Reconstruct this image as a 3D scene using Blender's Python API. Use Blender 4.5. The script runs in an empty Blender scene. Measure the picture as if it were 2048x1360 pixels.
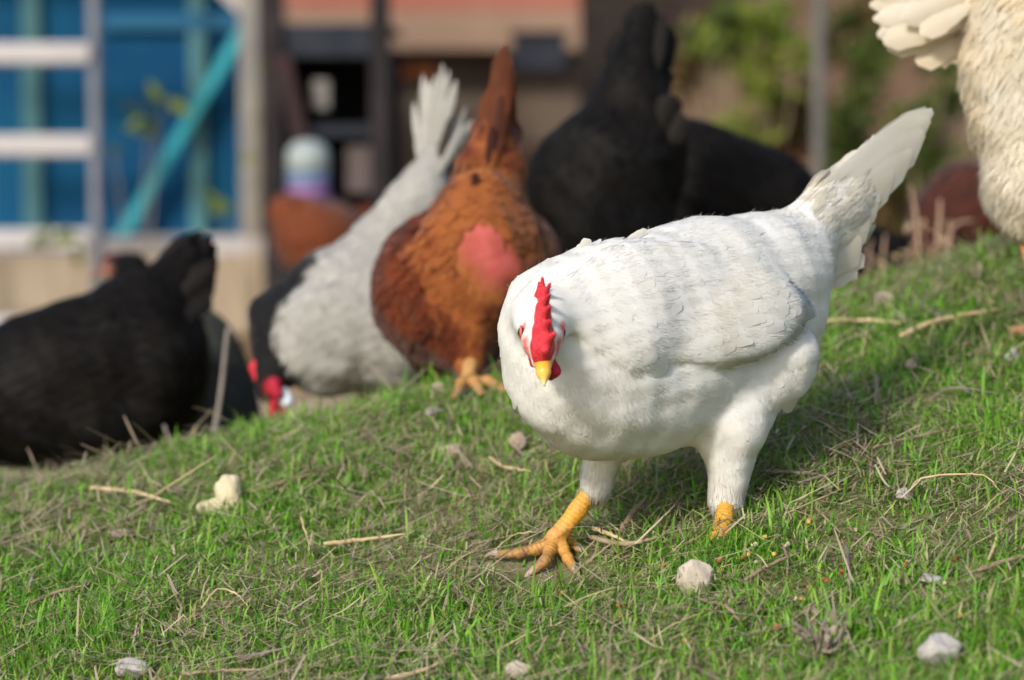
import bpy, bmesh, math, random
import numpy as np
from mathutils import Vector
rng = np.random.default_rng(7); random.seed(7)
C = bpy.context.scene.collection
sc = bpy.context.scene
# ------------------------------------------------------------------ camera, world, sun
CAMH, PITCH, LENS = 0.66, math.radians(5.0), 100.0
FPX = LENS/36*2048                      # focal length in pixels of the 2048 px wide photograph
cam = bpy.data.cameras.new('camera'); camo = bpy.data.objects.new('camera', cam); C.objects.link(camo)
camo.location = (0, 0, CAMH); camo.rotation_euler = (math.pi/2-PITCH, 0, 0)
cam.lens = LENS; cam.sensor_width = 36; cam.clip_start = 0.05; cam.clip_end = 300
cam.dof.use_dof = True; cam.dof.focus_distance = 2.58; cam.dof.aperture_fstop = 3.6
sc.camera = camo
SUN_AZ, SUN_EL = math.radians(-31), math.radians(34)   # azimuth of the sun: to the left of and behind the camera
sd = Vector((math.sin(SUN_AZ)*math.cos(SUN_EL), -math.cos(SUN_AZ)*math.cos(SUN_EL), math.sin(SUN_EL)))
w = bpy.data.worlds.new('World'); sc.world = w; w.use_nodes = True
nt = w.node_tree; sky = nt.nodes.new('ShaderNodeTexSky'); sky.sky_type = 'NISHITA'; sky.sun_disc = False
sky.sun_elevation = SUN_EL; sky.sun_rotation = math.atan2(sd.x, sd.y); sky.air_density = 1.2; sky.dust_density = 2.5
nt.links.new(sky.outputs[0], nt.nodes['Background'].inputs[0]); nt.nodes['Background'].inputs[1].default_value = 0.15
sl = bpy.data.lights.new('sun', 'SUN'); sl.energy = 2.8; sl.angle = math.radians(8); sl.color = (1, .94, .85)
so = bpy.data.objects.new('sun', sl); C.objects.link(so); so.rotation_euler = sd.to_track_quat('Z', 'Y').to_euler()
sc.view_settings.view_transform = 'Standard'; sc.view_settings.look = 'None'; sc.view_settings.gamma = 1
sc.view_settings.use_curve_mapping = False; sc.view_settings.exposure = 0.30
sc.render.engine = 'CYCLES'; sc.cycles.use_denoising = True; sc.cycles.max_bounces = 6

# ------------------------------------------------------------------ geometry of the view and of the ground
_F = np.array([0, math.cos(PITCH), -math.sin(PITCH)]); _U = np.array([0, math.sin(PITCH), math.cos(PITCH)])
CAM = np.array([0, 0, CAMH])
def ray(px, py): return np.array([(px-1024)/FPX, 0, 0]) - _U*(py-680)/FPX + _F
def P(px, py, Z): return CAM + ray(px, py)*Z
def smin(a, b, k):
    h = np.maximum(k-np.abs(a-b), 0)/k
    return np.minimum(a, b)-h*h*k/4
def smax(a, b, k): return -smin(-a, -b, k)
def sstep(a, b, x):
    t = np.clip((x-a)/(b-a), 0, 1); return t*t*(3-2*t)
def g(x, y):
    x = np.asarray(x, float); y = np.asarray(y, float)
    xs = np.clip(x, -1.6, 1.6)
    lat = np.where(xs > .03, .175, .115)*(xs-.03)
    pl = .223+lat+.20*(y-2.62)
    yc = 3.22+.30*xs
    bk = .223+lat+.20*(yc-2.62)-.30*(y-yc)
    z = smin(pl, bk, .06)
    z = smax(z, .0*x-.02*np.clip(-xs, 0, 1), .05)
    z = np.where(y < 2.0, np.maximum(z, -.35), z)
    z = z+.007*np.sin(9*x+2*y)*np.cos(7*y-3*x)+.004*np.sin(23*x-11*y)
    bank = .42*np.clip(y-8.6, 0, 9)*sstep(-1.0, -.4, x) + .34*np.clip(y-6.2, 0, 9)*sstep(.6, 2.0, x)
    return z+bank
def hit(px, py, lift=0.0):
    r = ray(px, py); t = np.linspace(1.4, 14, 6000); p = CAM+t[:, None]*r
    below = p[:, 2] < g(p[:, 0], p[:, 1])+lift
    i = int(np.argmax(below)) if below.any() else len(t)-1
    return p[i]
def zof(p): return float((p-CAM)@_F)

# ------------------------------------------------------------------ mesh helpers
def tag(o, label=None, cat=None, group=None, kind=None):
    for k, v in (('label', label), ('category', cat), ('group', group), ('kind', kind)):
        if v: o[k] = v
    return o
def mk(name, V, F, mat, parent=None, base=None, smooth=True, attrs=None, uv=None, cols=None, normals=None):
    """one mesh object; V in world metres, F an (n,3|4) array or a list of them; base = world point of the object's origin"""
    me = bpy.data.meshes.new(name)
    V = np.asarray(V, np.float32)
    if parent is not None: base = np.array(parent['_b'])
    if base is None: base = V.mean(0)*[1, 1, 0]+[0, 0, V[:, 2].min()]
    base = np.asarray(base, float)
    Fs = F if isinstance(F, list) else [F]
    Fs = [np.asarray(f, np.int32) for f in Fs if len(f)]
    me.vertices.add(len(V)); me.vertices.foreach_set('co', (V-base).astype(np.float32).ravel())
    li = np.concatenate([f.ravel() for f in Fs]); tot = np.concatenate([np.full(len(f), f.shape[1], np.int32) for f in Fs])
    st = np.concatenate([[0], np.cumsum(tot)[:-1]]).astype(np.int32)
    me.loops.add(len(li)); me.loops.foreach_set('vertex_index', li)
    me.polygons.add(len(tot)); me.polygons.foreach_set('loop_start', st); me.polygons.foreach_set('loop_total', tot)
    me.update(calc_edges=True)
    me.polygons.foreach_set('use_smooth', np.full(len(tot), smooth))
    if uv is not None:
        u = me.uv_layers.new(name='UVMap'); u.data.foreach_set('uv', np.asarray(uv, np.float32)[li].ravel())
    for k, a in (attrs or {}).items():
        at = me.attributes.new(k, 'FLOAT', 'POINT'); at.data.foreach_set('value', np.asarray(a, np.float32))
    if cols is not None:
        at = me.attributes.new('col', 'FLOAT_COLOR', 'POINT')
        at.data.foreach_set('color', np.c_[cols, np.ones(len(cols))].astype(np.float32).ravel())
    if normals is not None:
        me.normals_split_custom_set_from_vertices(normals.tolist())
    me.materials.append(mat)
    o = bpy.data.objects.new(name, me); C.objects.link(o)
    if parent is not None: o.parent = parent
    else: o.location = base
    o['_b'] = list(map(float, base))
    return o
def empty(name, base):
    o = bpy.data.objects.new(name, None); C.objects.link(o); o.location = base; o['_b'] = list(map(float, base)); o.empty_display_size = .05
    return o
class MB:
    def __init__(s): s.v = []; s.f = []; s.n = 0
    def add(s, V, F):
        s.v.append(np.asarray(V, float)); s.f += [np.asarray(q, int)+s.n for q in (F if isinstance(F, list) else [F])]; s.n += len(V); return s
    def box(s, c, d, yaw=0, pitch=0, bev=.004):
        """bevelled box: centre, full sizes, turned about z then tilted in its own xz plane"""
        bm = bmesh.new(); bmesh.ops.create_cube(bm, size=1)
        for v in bm.verts: v.co = Vector((v.co.x*d[0], v.co.y*d[1], v.co.z*d[2]))
        if bev: bmesh.ops.bevel(bm, geom=list(bm.edges), offset=min(bev, min(d)*.3), segments=1, affect='EDGES')
        bmesh.ops.triangulate(bm, faces=list(bm.faces))
        bm.verts.ensure_lookup_table()
        V = np.array([v.co[:] for v in bm.verts]); F = np.array([[v.index for v in f.verts] for f in bm.faces]); bm.free()
        cp, sp = math.cos(pitch), math.sin(pitch); V = np.c_[V[:, 0]*cp+V[:, 2]*sp, V[:, 1], -V[:, 0]*sp+V[:, 2]*cp]
        cy, sy = math.cos(yaw), math.sin(yaw); V = np.c_[V[:, 0]*cy-V[:, 1]*sy, V[:, 0]*sy+V[:, 1]*cy, V[:, 2]]
        return s.add(V+np.asarray(c), F)
    def tube(s, pts, rad, n=8, wob=0):
        pts = np.asarray(pts, float); rad = np.broadcast_to(np.asarray(rad, float), (len(pts),))
        T = np.gradient(pts, axis=0); T /= np.linalg.norm(T, axis=1)[:, None]+1e-9
        a = np.array([0, 0, 1.]) if abs(T[0, 2]) < .9 else np.array([1., 0, 0])
        N = a-T*(T@a)[:, None]; N /= np.linalg.norm(N, axis=1)[:, None]+1e-9; B = np.cross(T, N)
        th = np.linspace(0, 2*math.pi, n, endpoint=False)
        rr = rad[:, None]*(1+wob*rng.normal(size=(len(pts), n)))
        V = pts[:, None]+N[:, None]*(np.cos(th)*rr)[..., None]+B[:, None]*(np.sin(th)*rr)[..., None]
        i = np.arange(len(pts)-1)[:, None]*n; j = np.arange(n)[None]; k = (j+1) % n
        F = np.stack([i+j, i+k, i+n+k, i+n+j], -1).reshape(-1, 4)
        m = len(pts)*n; V = np.concatenate([V.reshape(-1, 3), pts[:1], pts[-1:]])
        caps = [[m, (q+1) % n, q] for q in range(n)]+[[m+1, m-n+q, m-n+(q+1) % n] for q in range(n)]
        return s.add(V, [F, np.array(caps)])
    def build(s, name, mat, parent=None, base=None, smooth=False, **kw):
        V = np.concatenate(s.v); t = [f for f in s.f if f.shape[1] == 3]; q = [f for f in s.f if f.shape[1] == 4]
        F = [np.concatenate(a) for a in (t, q) if a]
        return mk(name, V, F, mat, parent, base, smooth, **kw)
def curve(pts, n=12):
    """smooth polyline through pts"""
    pts = np.asarray(pts, float)
    if len(pts) == 2: return pts[0]+(pts[1]-pts[0])*np.linspace(0, 1, n)[:, None]
    q = np.concatenate([[2*pts[0]-pts[1]], pts, [2*pts[-1]-pts[-2]]]); out = []
    for t in np.linspace(0, len(pts)-1-1e-6, n):
        i = int(t); u = t-i; a, b, c, d = q[i:i+4]
        out.append(.5*((2*b)+(-a+c)*u+(2*a-5*b+4*c-d)*u*u+(-a+3*b-3*c+d)*u**3))
    return np.array(out)

# ------------------------------------------------------------------ signed-distance modelling for living shapes
class Body:
    def __init__(s, k=.03, lump=.0): s.p = []; s.k = k; s.lump = lump
    def cap(s, a, b, ra, rb, flow=None, k=None, m=0, fs=1.0):
        a = np.asarray(a, float); b = np.asarray(b, float)
        s.p.append(dict(t='c', a=a, b=b, ra=ra, rb=rb, fl=unit(b-a) if flow is None else unit(flow), k=k or s.k, m=m, fs=fs)); return s
    def ell(s, c, r, R=None, flow=(1, 0, 0), k=None, m=0, fs=1.0):
        s.p.append(dict(t='e', c=np.asarray(c, float), r=np.asarray(r, float), R=np.eye(3) if R is None else R, fl=unit(flow), k=k or s.k, m=m, fs=fs)); return s
    def _d(s, q, X):
        if q['t'] == 'c':
            ab = q['b']-q['a']; h = np.clip(((X-q['a'])@ab)/(ab@ab+1e-12), 0, 1)
            return np.linalg.norm(X-q['a']-h[:, None]*ab, axis=1)-(q['ra']+(q['rb']-q['ra'])*h)
        Y = (X-q['c'])@q['R'].T; k0 = np.linalg.norm(Y/q['r'], axis=1); k1 = np.linalg.norm(Y/q['r']**2, axis=1)+1e-9
        return k0*(k0-1)/k1
    def __call__(s, X):
        d = None
        for q in s.p:
            e = s._d(q, X); d = e if d is None else smin(d, e, q['k'])
        if s.lump: d = d+s.lump*(np.sin(X[:, 0]*70+X[:, 2]*61)*np.sin(X[:, 1]*63-X[:, 2]*74+1)+.35*np.sin(X[:, 0]*190-X[:, 2]*170+2)*np.sin(X[:, 2]*210+X[:, 1]*150))
        return d
    def grad(s, X, e=.0012):
        K = np.array([[1, -1, -1], [-1, -1, 1], [-1, 1, -1], [1, 1, 1.]])
        G = sum(k*s(X+k*e)[:, None] for k in K); return G/(np.linalg.norm(G, axis=1)[:, None]+1e-9)
    def wts(s, X):
        D = np.stack([s._d(q, X) for q in s.p], 1); W = np.exp(-(D-D.min(1)[:, None])/.008); return W/W.sum(1)[:, None]
    def flow(s, X, n):
        W = s.wts(X); T = W@np.stack([q['fl'] for q in s.p]); T = T-n*(T*n).sum(1)[:, None]
        return T/(np.linalg.norm(T, axis=1)[:, None]+1e-6), W@np.array([q['m'] for q in s.p]), W@np.array([q['fs'] for q in s.p])
    def bounds(s):
        lo, hi = [], []
        for q in s.p:
            if q['t'] == 'c':
                r = max(q['ra'], q['rb']); lo += [np.minimum(q['a'], q['b'])-r]; hi += [np.maximum(q['a'], q['b'])+r]
            else: r = q['r'].max(); lo += [q['c']-r]; hi += [q['c']+r]
        return np.min(lo, 0), np.max(hi, 0)
    def mesh(s, h):
        lo, hi = s.bounds(); lo = lo-2.5*h; n = np.ceil((hi-lo+2.5*h)/h).astype(int)+1
        ax = [lo[i]+h*np.arange(n[i]) for i in range(3)]
        G = np.stack(np.meshgrid(*ax, indexing='ij'), -1).reshape(-1, 3)
        D = np.concatenate([s(G[i:i+200000]) for i in range(0, len(G), 200000)]).reshape(n)
        S = D < 0; nc = n-1; acc = np.zeros((*nc, 3)); cnt = np.zeros(nc); idx = np.indices(nc).transpose(1, 2, 3, 0).astype(float)
        for axis in range(3):
            o1, o2 = [a for a in range(3) if a != axis]
            for a in (0, 1):
                for b in (0, 1):
                    sl0 = [None]*3; sl1 = [None]*3
                    sl0[axis] = slice(0, nc[axis]); sl1[axis] = slice(1, nc[axis]+1)
                    for o, v in ((o1, a), (o2, b)): sl0[o] = sl1[o] = slice(v, v+nc[o])
                    d0, d1 = D[tuple(sl0)], D[tuple(sl1)]; cr = (d0 < 0) != (d1 < 0)
                    t = np.where(cr, d0/np.where(cr, d0-d1, 1), 0)
                    off = np.zeros(3); off[o1] = a; off[o2] = b
                    p = idx+off; p[..., axis] += t
                    acc += np.where(cr[..., None], p, 0); cnt += cr
        act = cnt > 0; vid = np.full(nc, -1); vid[act] = np.arange(act.sum())
        V = lo+h*(acc[act]/cnt[act][:, None]); Fq = []
        for axis in range(3):
            u, v = (axis+1) % 3, (axis+2) % 3
            s0 = [slice(None)]*3; s1 = [slice(None)]*3; s0[axis] = slice(0, n[axis]-1); s1[axis] = slice(1, n[axis])
            A, B = S[tuple(s0)], S[tuple(s1)]; I = np.argwhere(A != B); I = I[(I[:, u] > 0) & (I[:, v] > 0) & (I[:, u] < nc[u]) & (I[:, v] < nc[v])]
            q = []
            for du, dv in ((1, 1), (0, 1), (0, 0), (1, 0)):
                J = I.copy(); J[:, u] -= du; J[:, v] -= dv; q.append(vid[tuple(J.T)])
            q = np.stack(q, 1); fl = ~A[tuple(I.T)]; q[fl] = q[fl][:, ::-1]; Fq.append(q)
        F = np.concatenate(Fq)
        for _ in range(2): V = V-s.grad(V)*np.clip(s(V), -h, h)[:, None]*.8
        return V, F
def unit(v): v = np.asarray(v, float); return v/(np.linalg.norm(v)+1e-12)
def rotx(axis_long, normal=None):
    """rows: local axes; first row the long axis, third row close to normal"""
    a = unit(axis_long); nrm = unit((0, 0, 1) if normal is None else normal); b = unit(np.cross(nrm, a)); return np.stack([a, b, np.cross(a, b)])

PROF = np.array([.45, .85, 1, .97, .78, .22])
def sample(V, F, n):
    a, b, c, d = (V[F[:, i]] for i in range(4)); ar = np.linalg.norm(np.cross(c-a, d-b), axis=1)/2
    i = rng.choice(len(F), n, p=ar/ar.sum()); u, v = rng.random((2, n, 1))
    return a[i]*(1-u)*(1-v)+b[i]*u*(1-v)+c[i]*u*v+d[i]*(1-u)*v, ar.sum()
def cards(S, X, L, W, lift, jit=.18, soft=.75, prof=PROF, sink=.0014, tilt=.022, cols=3, flow=None, sag=None, clip=.012):
    """overlapping feathers lying on the body S, rooted at X; returns V, F, normals, uv, rnd, mask, root"""
    n = len(X); N = S.grad(X); T, M, fs = S.flow(X, N)
    if flow is not None:
        T = np.asarray(flow, float)-N*(N@np.asarray(flow, float))[:, None]; T /= np.linalg.norm(T, axis=1)[:, None]+1e-6
    L = L*fs; W = W*fs
    B = np.cross(N, T); T = T+B*rng.normal(0, jit, (n, 1)); T /= np.linalg.norm(T, axis=1)[:, None]; B = np.cross(N, T)
    R = len(prof); s = np.linspace(0, 1, R); c = np.linspace(-1, 1, cols)
    pos = X[:, None, None]+T[:, None, None]*(L[:, None]*(s-.3))[:, :, None, None]+B[:, None, None]*((W[:, None]*prof/2)[:, :, None]*c)[..., None]
    q = pos.reshape(-1, 3); gN = S.grad(q); q = q-gN*np.clip(S(q), -clip, clip)[:, None]
    off = (-sink+(lift[:, None]+sink)*s**1.4)[:, :, None]-(.025*W)[:, None, None]*np.abs(c)[None, None]*(cols > 2)
    q = q+gN*np.broadcast_to(off, (n, R, cols)).reshape(-1, 1)
    if sag is not None: q = q+np.broadcast_to((sag*s**2)[None, :, None, None]*np.array([0, 0, -1.]), (n, R, cols, 3)).reshape(-1, 3)
    k = np.arange(n)[:, None, None]*R*cols; i = np.arange(R-1)[None, :, None]*cols; j = np.arange(cols-1)[None, None]
    a = (k+i+j).reshape(-1); F = np.stack([a, a+cols, a+1+cols, a+1], 1)
    rt = np.repeat(rng.normal(0, tilt, (n, 3)), R*cols, 0)
    nn = gN*soft+rt+np.repeat(T, R*cols, 0)*.03
    # a little of the vane's own cross curvature
    nn = nn+(np.repeat(B, R*cols, 0)*np.tile(np.repeat(c[None], R, 0).reshape(-1), n)[:, None])*.07
    nn /= np.linalg.norm(nn, axis=1)[:, None]
    gn = np.repeat(N, R*cols, 0); dd = (nn*gn).sum(1)[:, None]; nn = np.where(dd < .35, nn+gn*(.6-dd), nn); nn /= np.linalg.norm(nn, axis=1)[:, None]
    uv = np.stack(np.broadcast_arrays(c[None]*.5+.5, s[:, None]), -1).reshape(-1, 2)
    return q, F, nn, np.tile(uv, (n, 1)), np.repeat(rng.random(n), R*cols), np.repeat(M, R*cols)
def quill(root, tip, width, face, bend=0.0, rows=9, cols=5, prof=None, camber=.12, twist=0):
    """one large feather from root to tip, vane turned towards 'face', with thickness from its camber"""
    root = np.asarray(root, float); tip = np.asarray(tip, float); T = unit(tip-root); Ln = np.linalg.norm(tip-root)
    N = unit(np.asarray(face, float)-T*(T@np.asarray(face, float))); B = np.cross(N, T)
    s = np.linspace(0, 1, rows); prof = np.interp(s, [0, .12, .35, .7, .88, .96, 1], [.25, .6, .9, 1, .9, .6, .18]) if prof is None else np.interp(s, np.linspace(0, 1, len(prof)), prof)
    c = np.linspace(-1, 1, cols)
    ed = 1+.09*rng.normal(size=(rows, 1))*np.abs(c)[None]
    V = root+T*(Ln*s)[:, None, None]+B*((prof*width/2)[:, None]*c*ed)[..., None]+N*(bend*Ln*np.sin(s*math.pi/1.6)[:, None]-camber*width*np.abs(c)**2*prof[:, None])[..., None]
    a = (np.arange(rows-1)[:, None]*cols+np.arange(cols-1)).reshape(-1); F = np.stack([a, a+cols, a+1+cols, a+1], 1)
    uv = np.stack(np.broadcast_arrays(c[None]*.5+.5, s[:, None]), -1).reshape(-1, 2)
    return V.reshape(-1, 3), F, uv, np.full(rows*cols, rng.random())
def quills(name, lst, mat, parent, mask=0.0):
    V, F, U, R, n = [], [], [], [], 0
    for q in lst:
        v, f, u, r = quill(**q) if isinstance(q, dict) else quill(*q)
        V.append(v); F.append(f+n); U.append(u); R.append(r); n += len(v)
    V = np.concatenate(V); R = np.concatenate(R)
    return mk(name, V, np.concatenate(F), mat, parent, attrs={'rnd': R, 'mask': np.full(len(V), mask)}, uv=np.concatenate(U))

# ------------------------------------------------------------------ materials
def srgb(r, g_, b): return tuple(((c/255+.055)/1.055)**2.4 if c/255 > .04045 else c/255/12.92 for c in (r, g_, b))
class N:
    def __init__(s, name):
        s.m = bpy.data.materials.new(name); s.m.use_nodes = True; s.t = s.m.node_tree; s.b = s.t.nodes['Principled BSDF']; s.out = s.t.nodes['Material Output']
    def n(s, typ, **kw):
        nd = s.t.nodes.new(typ)
        for k, v in kw.items():
            if hasattr(nd, k): setattr(nd, k, v)
            else: nd.inputs[k.replace('_', ' ')].default_value = v
        return nd
    def l(s, a, b): s.t.links.new(a, b)
    def coord(s, kind='Object'): return s.n('ShaderNodeTexCoord').outputs[kind]
    def noise(s, scale, detail=3, rough=.55, vec=None, dist=0):
        nd = s.n('ShaderNodeTexNoise', Scale=scale, Detail=detail, Roughness=rough, Distortion=dist); s.l(vec or s.coord(), nd.inputs['Vector']); return nd.outputs['Fac']
    def ramp(s, fac, stops):
        r = s.n('ShaderNodeValToRGB'); e = r.color_ramp.elements
        while len(e) < len(stops): e.new(.5)
        for el, (p, c) in zip(e, stops): el.position = p; el.color = (*c, 1) if len(c) == 3 else c
        s.l(fac, r.inputs[0]); return r.outputs[0]
    def mix(s, fac, a, b, mode='MIX'):
        m = s.n('ShaderNodeMix', data_type='RGBA', blend_type=mode)
        for v, i in ((fac, 0), (a, 6), (b, 7)):
            if isinstance(v, (int, float)): m.inputs[i].default_value = v
            elif isinstance(v, tuple): m.inputs[i].default_value = (*v, 1)
            else: s.l(v, m.inputs[i])
        return m.outputs[2]
    def attr(s, name, out='Fac'): return s.n('ShaderNodeAttribute', attribute_name=name).outputs[out]
    def math(s, op, a, b=None, clamp=False):
        m = s.n('ShaderNodeMath', operation=op, use_clamp=clamp)
        for v, i in ((a, 0), (b, 1)):
            if v is None: continue
            if isinstance(v, (int, float)): m.inputs[i].default_value = v
            else: s.l(v, m.inputs[i])
        return m.outputs[0]
    def bump(s, h, strength=.3, dist=.002):
        b = s.n('ShaderNodeBump', Strength=strength, Distance=dist); s.l(h, b.inputs['Height']); s.l(b.outputs[0], s.b.inputs['Normal'])
    def col(s, c):
        if isinstance(c, tuple): s.b.inputs['Base Color'].default_value = (*c, 1)
        else: s.l(c, s.b.inputs['Base Color'])
        s.c = c; return s
    def rough(s, r, spec=.3): s.b.inputs['Roughness'].default_value = r; s.b.inputs['Specular IOR Level'].default_value = spec; return s
    def trans(s, f):
        t = s.n('ShaderNodeBsdfTranslucent')
        if isinstance(s.c, tuple): t.inputs[0].default_value = (*s.c, 1)
        else: s.l(s.c, t.inputs[0])
        m = s.n('ShaderNodeMixShader'); m.inputs[0].default_value = f
        s.l(s.b.outputs[0], m.inputs[1]); s.l(t.outputs[0], m.inputs[2]); s.l(m.outputs[0], s.out.inputs[0]); return s
def simple(name, c1, c2=None, scale=8, rough=.7, spec=.25, bump=0, bscale=None, detail=4):
    m = N(name)
    if c2 is None: m.col(c1)
    else: m.col(m.ramp(m.noise(scale, detail), [(.3, c1), (.7, c2)]))
    if bump: m.bump(m.noise(bscale or scale*4, 4), bump, .003)
    m.rough(rough, spec); return m.m
def feather_mat(name, base, var, alt=None, stain=None, tr=.22, spec=.15, rough=.75, sheen=.15, mott=14):
    """plumage: per-feather tone, mottling, dirt stains with their own outline; 'mask' turns to the second colour"""
    m = N(name)
    c = m.mix(m.attr('rnd'), base, var)
    c = m.mix(m.ramp(m.noise(mott, 4), [(.42, (0, 0, 0)), (.68, (1, 1, 1))]), c, var)
    if stain: c = m.mix(m.ramp(m.noise(5.5, 5, .6, dist=.6), [(.47, (0, 0, 0)), (.76, (.85, .85, .85))]), c, stain)
    if alt: c = m.mix(m.ramp(m.math('ADD', m.attr('mask'), m.math('MULTIPLY', m.math('SUBTRACT', m.noise(38, 4), .5), 1.3 if 'brown' in name else .1)), [(.35, (0, 0, 0)), (.65, (1, 1, 1))]), c, alt)
    uv = m.n('ShaderNodeUVMap'); sp = m.n('ShaderNodeSeparateXYZ'); m.l(uv.outputs[0], sp.inputs[0])
    mid = m.math('ABSOLUTE', m.math('SUBTRACT', sp.outputs[0], .5))
    barb = m.math('SINE', m.math('MULTIPLY', m.math('SUBTRACT', sp.outputs[1], mid), 120.0))
    m.bump(barb, .05, .0004)
    m.col(c).rough(rough, spec); m.b.inputs['Sheen Weight'].default_value = sheen
    if tr: m.trans(tr)
    return m.m

M = {}
M['white'] = feather_mat('white_feather', (.80, .78, .72), (.74, .70, .60), stain=(.64, .54, .37), tr=.42)
M['white_plume'] = feather_mat('white_plumage', (.64, .64, .625), (.605, .595, .56), stain=(.53, .46, .31), tr=0, sheen=.05)
M['cream'] = feather_mat('cream_feather', (.70, .67, .60), (.62, .555, .43), stain=(.58, .44, .25), tr=.25)
M['black'] = feather_mat('black_feather', (.003, .003, .0034), (.008, .0066, .0056), tr=0, spec=.07, rough=.55, sheen=.0)
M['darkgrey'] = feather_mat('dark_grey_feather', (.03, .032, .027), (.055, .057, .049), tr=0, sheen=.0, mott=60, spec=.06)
M['grey'] = feather_mat('grey_white_feather', (.42, .41, .385), (.30, .295, .275), alt=(.006, .006, .007), tr=.08, mott=12)
M['brown'] = feather_mat('brown_feather', (.048, .009, .004), (.135, .029, .009), alt=(.26, .080, .022), tr=.1, spec=.1, mott=22)
M['browntail'] = feather_mat('brown_tail_feather', (.06, .016, .006), (.11, .03, .009), tr=.1, mott=40)
M['redbrown'] = feather_mat('red_brown_feather', (.10, .025, .010), (.17, .045, .015), tr=.05)
M['chocolate'] = feather_mat('chocolate_feather', (.026, .007, .004), (.055, .014, .007), tr=.0)
def skin_body(name, fm_base, fm_var, red, alt=None, stain=None):
    """body surface under the feathers: same tones, with a bare-skin patch where the attribute 'skin' is set"""
    m = N(name); c = m.ramp(m.noise(30, 4), [(.35, fm_base), (.7, fm_var)])
    if stain: c = m.mix(m.ramp(m.noise(5.5, 5, .6, dist=.6), [(.52, (0, 0, 0)), (.78, (.8, .8, .8))]), c, stain)
    if alt: c = m.mix(m.ramp(m.attr('mask'), [(.35, (0, 0, 0)), (.65, (1, 1, 1))]), c, alt)
    sk = m.math('ADD', m.attr('skin'), m.math('MULTIPLY', m.math('SUBTRACT', m.noise(120, 5, .7), .5), .9))
    rc = m.ramp(m.noise(45, 4), [(.35, red), (.7, tuple(min(1, x*1.25+.02) for x in red))])
    c = m.mix(m.ramp(sk, [(.25, (0, 0, 0)), (.85, (1, 1, 1))]), c, rc)
    m.col(c).rough(.75, .15); m.bump(m.noise(160, 3), .25, .0015); return m.m
M['white_body'] = skin_body('white_down', (.64, .64, .625), (.605, .595, .56), (.50, .09, .07), stain=(.53, .46, .31))
M['cream_body'] = skin_body('cream_down', (.70, .67, .60), (.62, .56, .45), (.5, .1, .07))
M['black_body'] = skin_body('black_down', (.004, .004, .0045), (.009, .0085, .008), (.3, .01, .01))
M['black_pale_face'] = skin_body('black_down_pale_face', (.004, .004, .0045), (.009, .0085, .008), (.42, .17, .13))
M['darkgrey_body'] = skin_body('dark_grey_down', (.03, .032, .027), (.055, .057, .049), (.3, .02, .02))
M['grey_body'] = skin_body('grey_white_down', (.42, .41, .385), (.30, .295, .275), (.35, .01, .02), alt=(.006, .006, .007))
M['brown_body'] = skin_body('brown_down', (.065, .014, .005), (.13, .03, .009), (.34, .065, .055), alt=(.30, .11, .03))
M['redbrown_body'] = skin_body('red_brown_down', (.10, .025, .010), (.17, .045, .015), (.4, .03, .02))
M['chocolate_body'] = skin_body('chocolate_down', (.032, .009, .005), (.065, .018, .009), (.3, .02, .02))
def fleshy(name, a, b):
    m = N(name); m.col(m.ramp(m.noise(220, 4), [(.35, a), (.7, b)])).rough(.62, .25); m.bump(m.noise(420, 3), .9, .002)
    m.b.inputs['Subsurface Weight'].default_value = .25; m.b.inputs['Subsurface Radius'].default_value = (.006, .0015, .001); m.b.inputs['Subsurface Scale'].default_value = 1; return m.m
M['comb'] = fleshy('red_comb_skin', (.50, .020, .035), (.60, .050, .065))
M['crimson'] = fleshy('crimson_wattle_skin', (.33, .012, .03), (.45, .02, .05))
M['earlobe'] = simple('white_earlobe_skin', (.62, .70, .78), rough=.5)
def beak():
    m = N('yellow_beak_horn'); gz = m.attr('along'); m.col(m.ramp(gz, [(0, (.55, .24, .035)), (.4, (.72, .36, .03)), (.8, (.76, .46, .08)), (1, (.72, .55, .27))])).rough(.35, .45); m.bump(m.noise(300, 2), .15, .001); return m.m
M['beak'] = beak()
M['eye'] = simple('dark_eye', (.014, .005, .004), rough=.22, spec=.4)
M['eyelid'] = simple('red_eyelid_skin', (.45, .06, .05), (.6, .16, .13), 200)
def legmat():
    m = N('yellow_leg_scales')
    v = m.n('ShaderNodeTexVoronoi', Scale=240.0); m.l(m.coord(), v.inputs['Vector'])
    base = m.mix(m.ramp(m.noise(35, 5), [(.4, (0, 0, 0)), (.62, (1, 1, 1))]), (.64, .345, .035), (.60, .30, .07))
    base = m.mix(m.math('MULTIPLY', m.ramp(m.attr('dirt'), [(.25, (0, 0, 0)), (.9, (1, 1, 1))]), m.ramp(m.noise(90, 4), [(.3, (.45, .45, .45)), (.6, (1, 1, 1))])), base, (.20, .125, .075))
    ring = m.math('SINE', m.math('MULTIPLY', m.attr('along'), 1500.0))
    m.col(m.mix(m.ramp(ring, [(.0, (.35, .35, .35)), (.12, (0, 0, 0))]), base, (.40, .17, .03)))
    h = m.math('ADD', m.math('MULTIPLY', ring, .22), m.math('MULTIPLY', v.outputs['Distance'], -.8)); m.bump(h, .55, .0016); m.rough(.5, .4); return m.m
M['leg'] = legmat()
M['pinkleg'] = simple('pink_leg_scales', (.55, .20, .12), (.62, .28, .16), 60, bump=.4, bscale=300)
M['darkhorn'] = simple('brown_beak_horn', (.16, .06, .03), (.22, .09, .05), 200)
M['claw'] = simple('grey_claw_horn', (.30, .24, .19), (.42, .34, .26), 200, rough=.45)
M['darkleg'] = simple('tan_leg_scales', (.34, .17, .055), (.42, .24, .09), 80)

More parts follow.
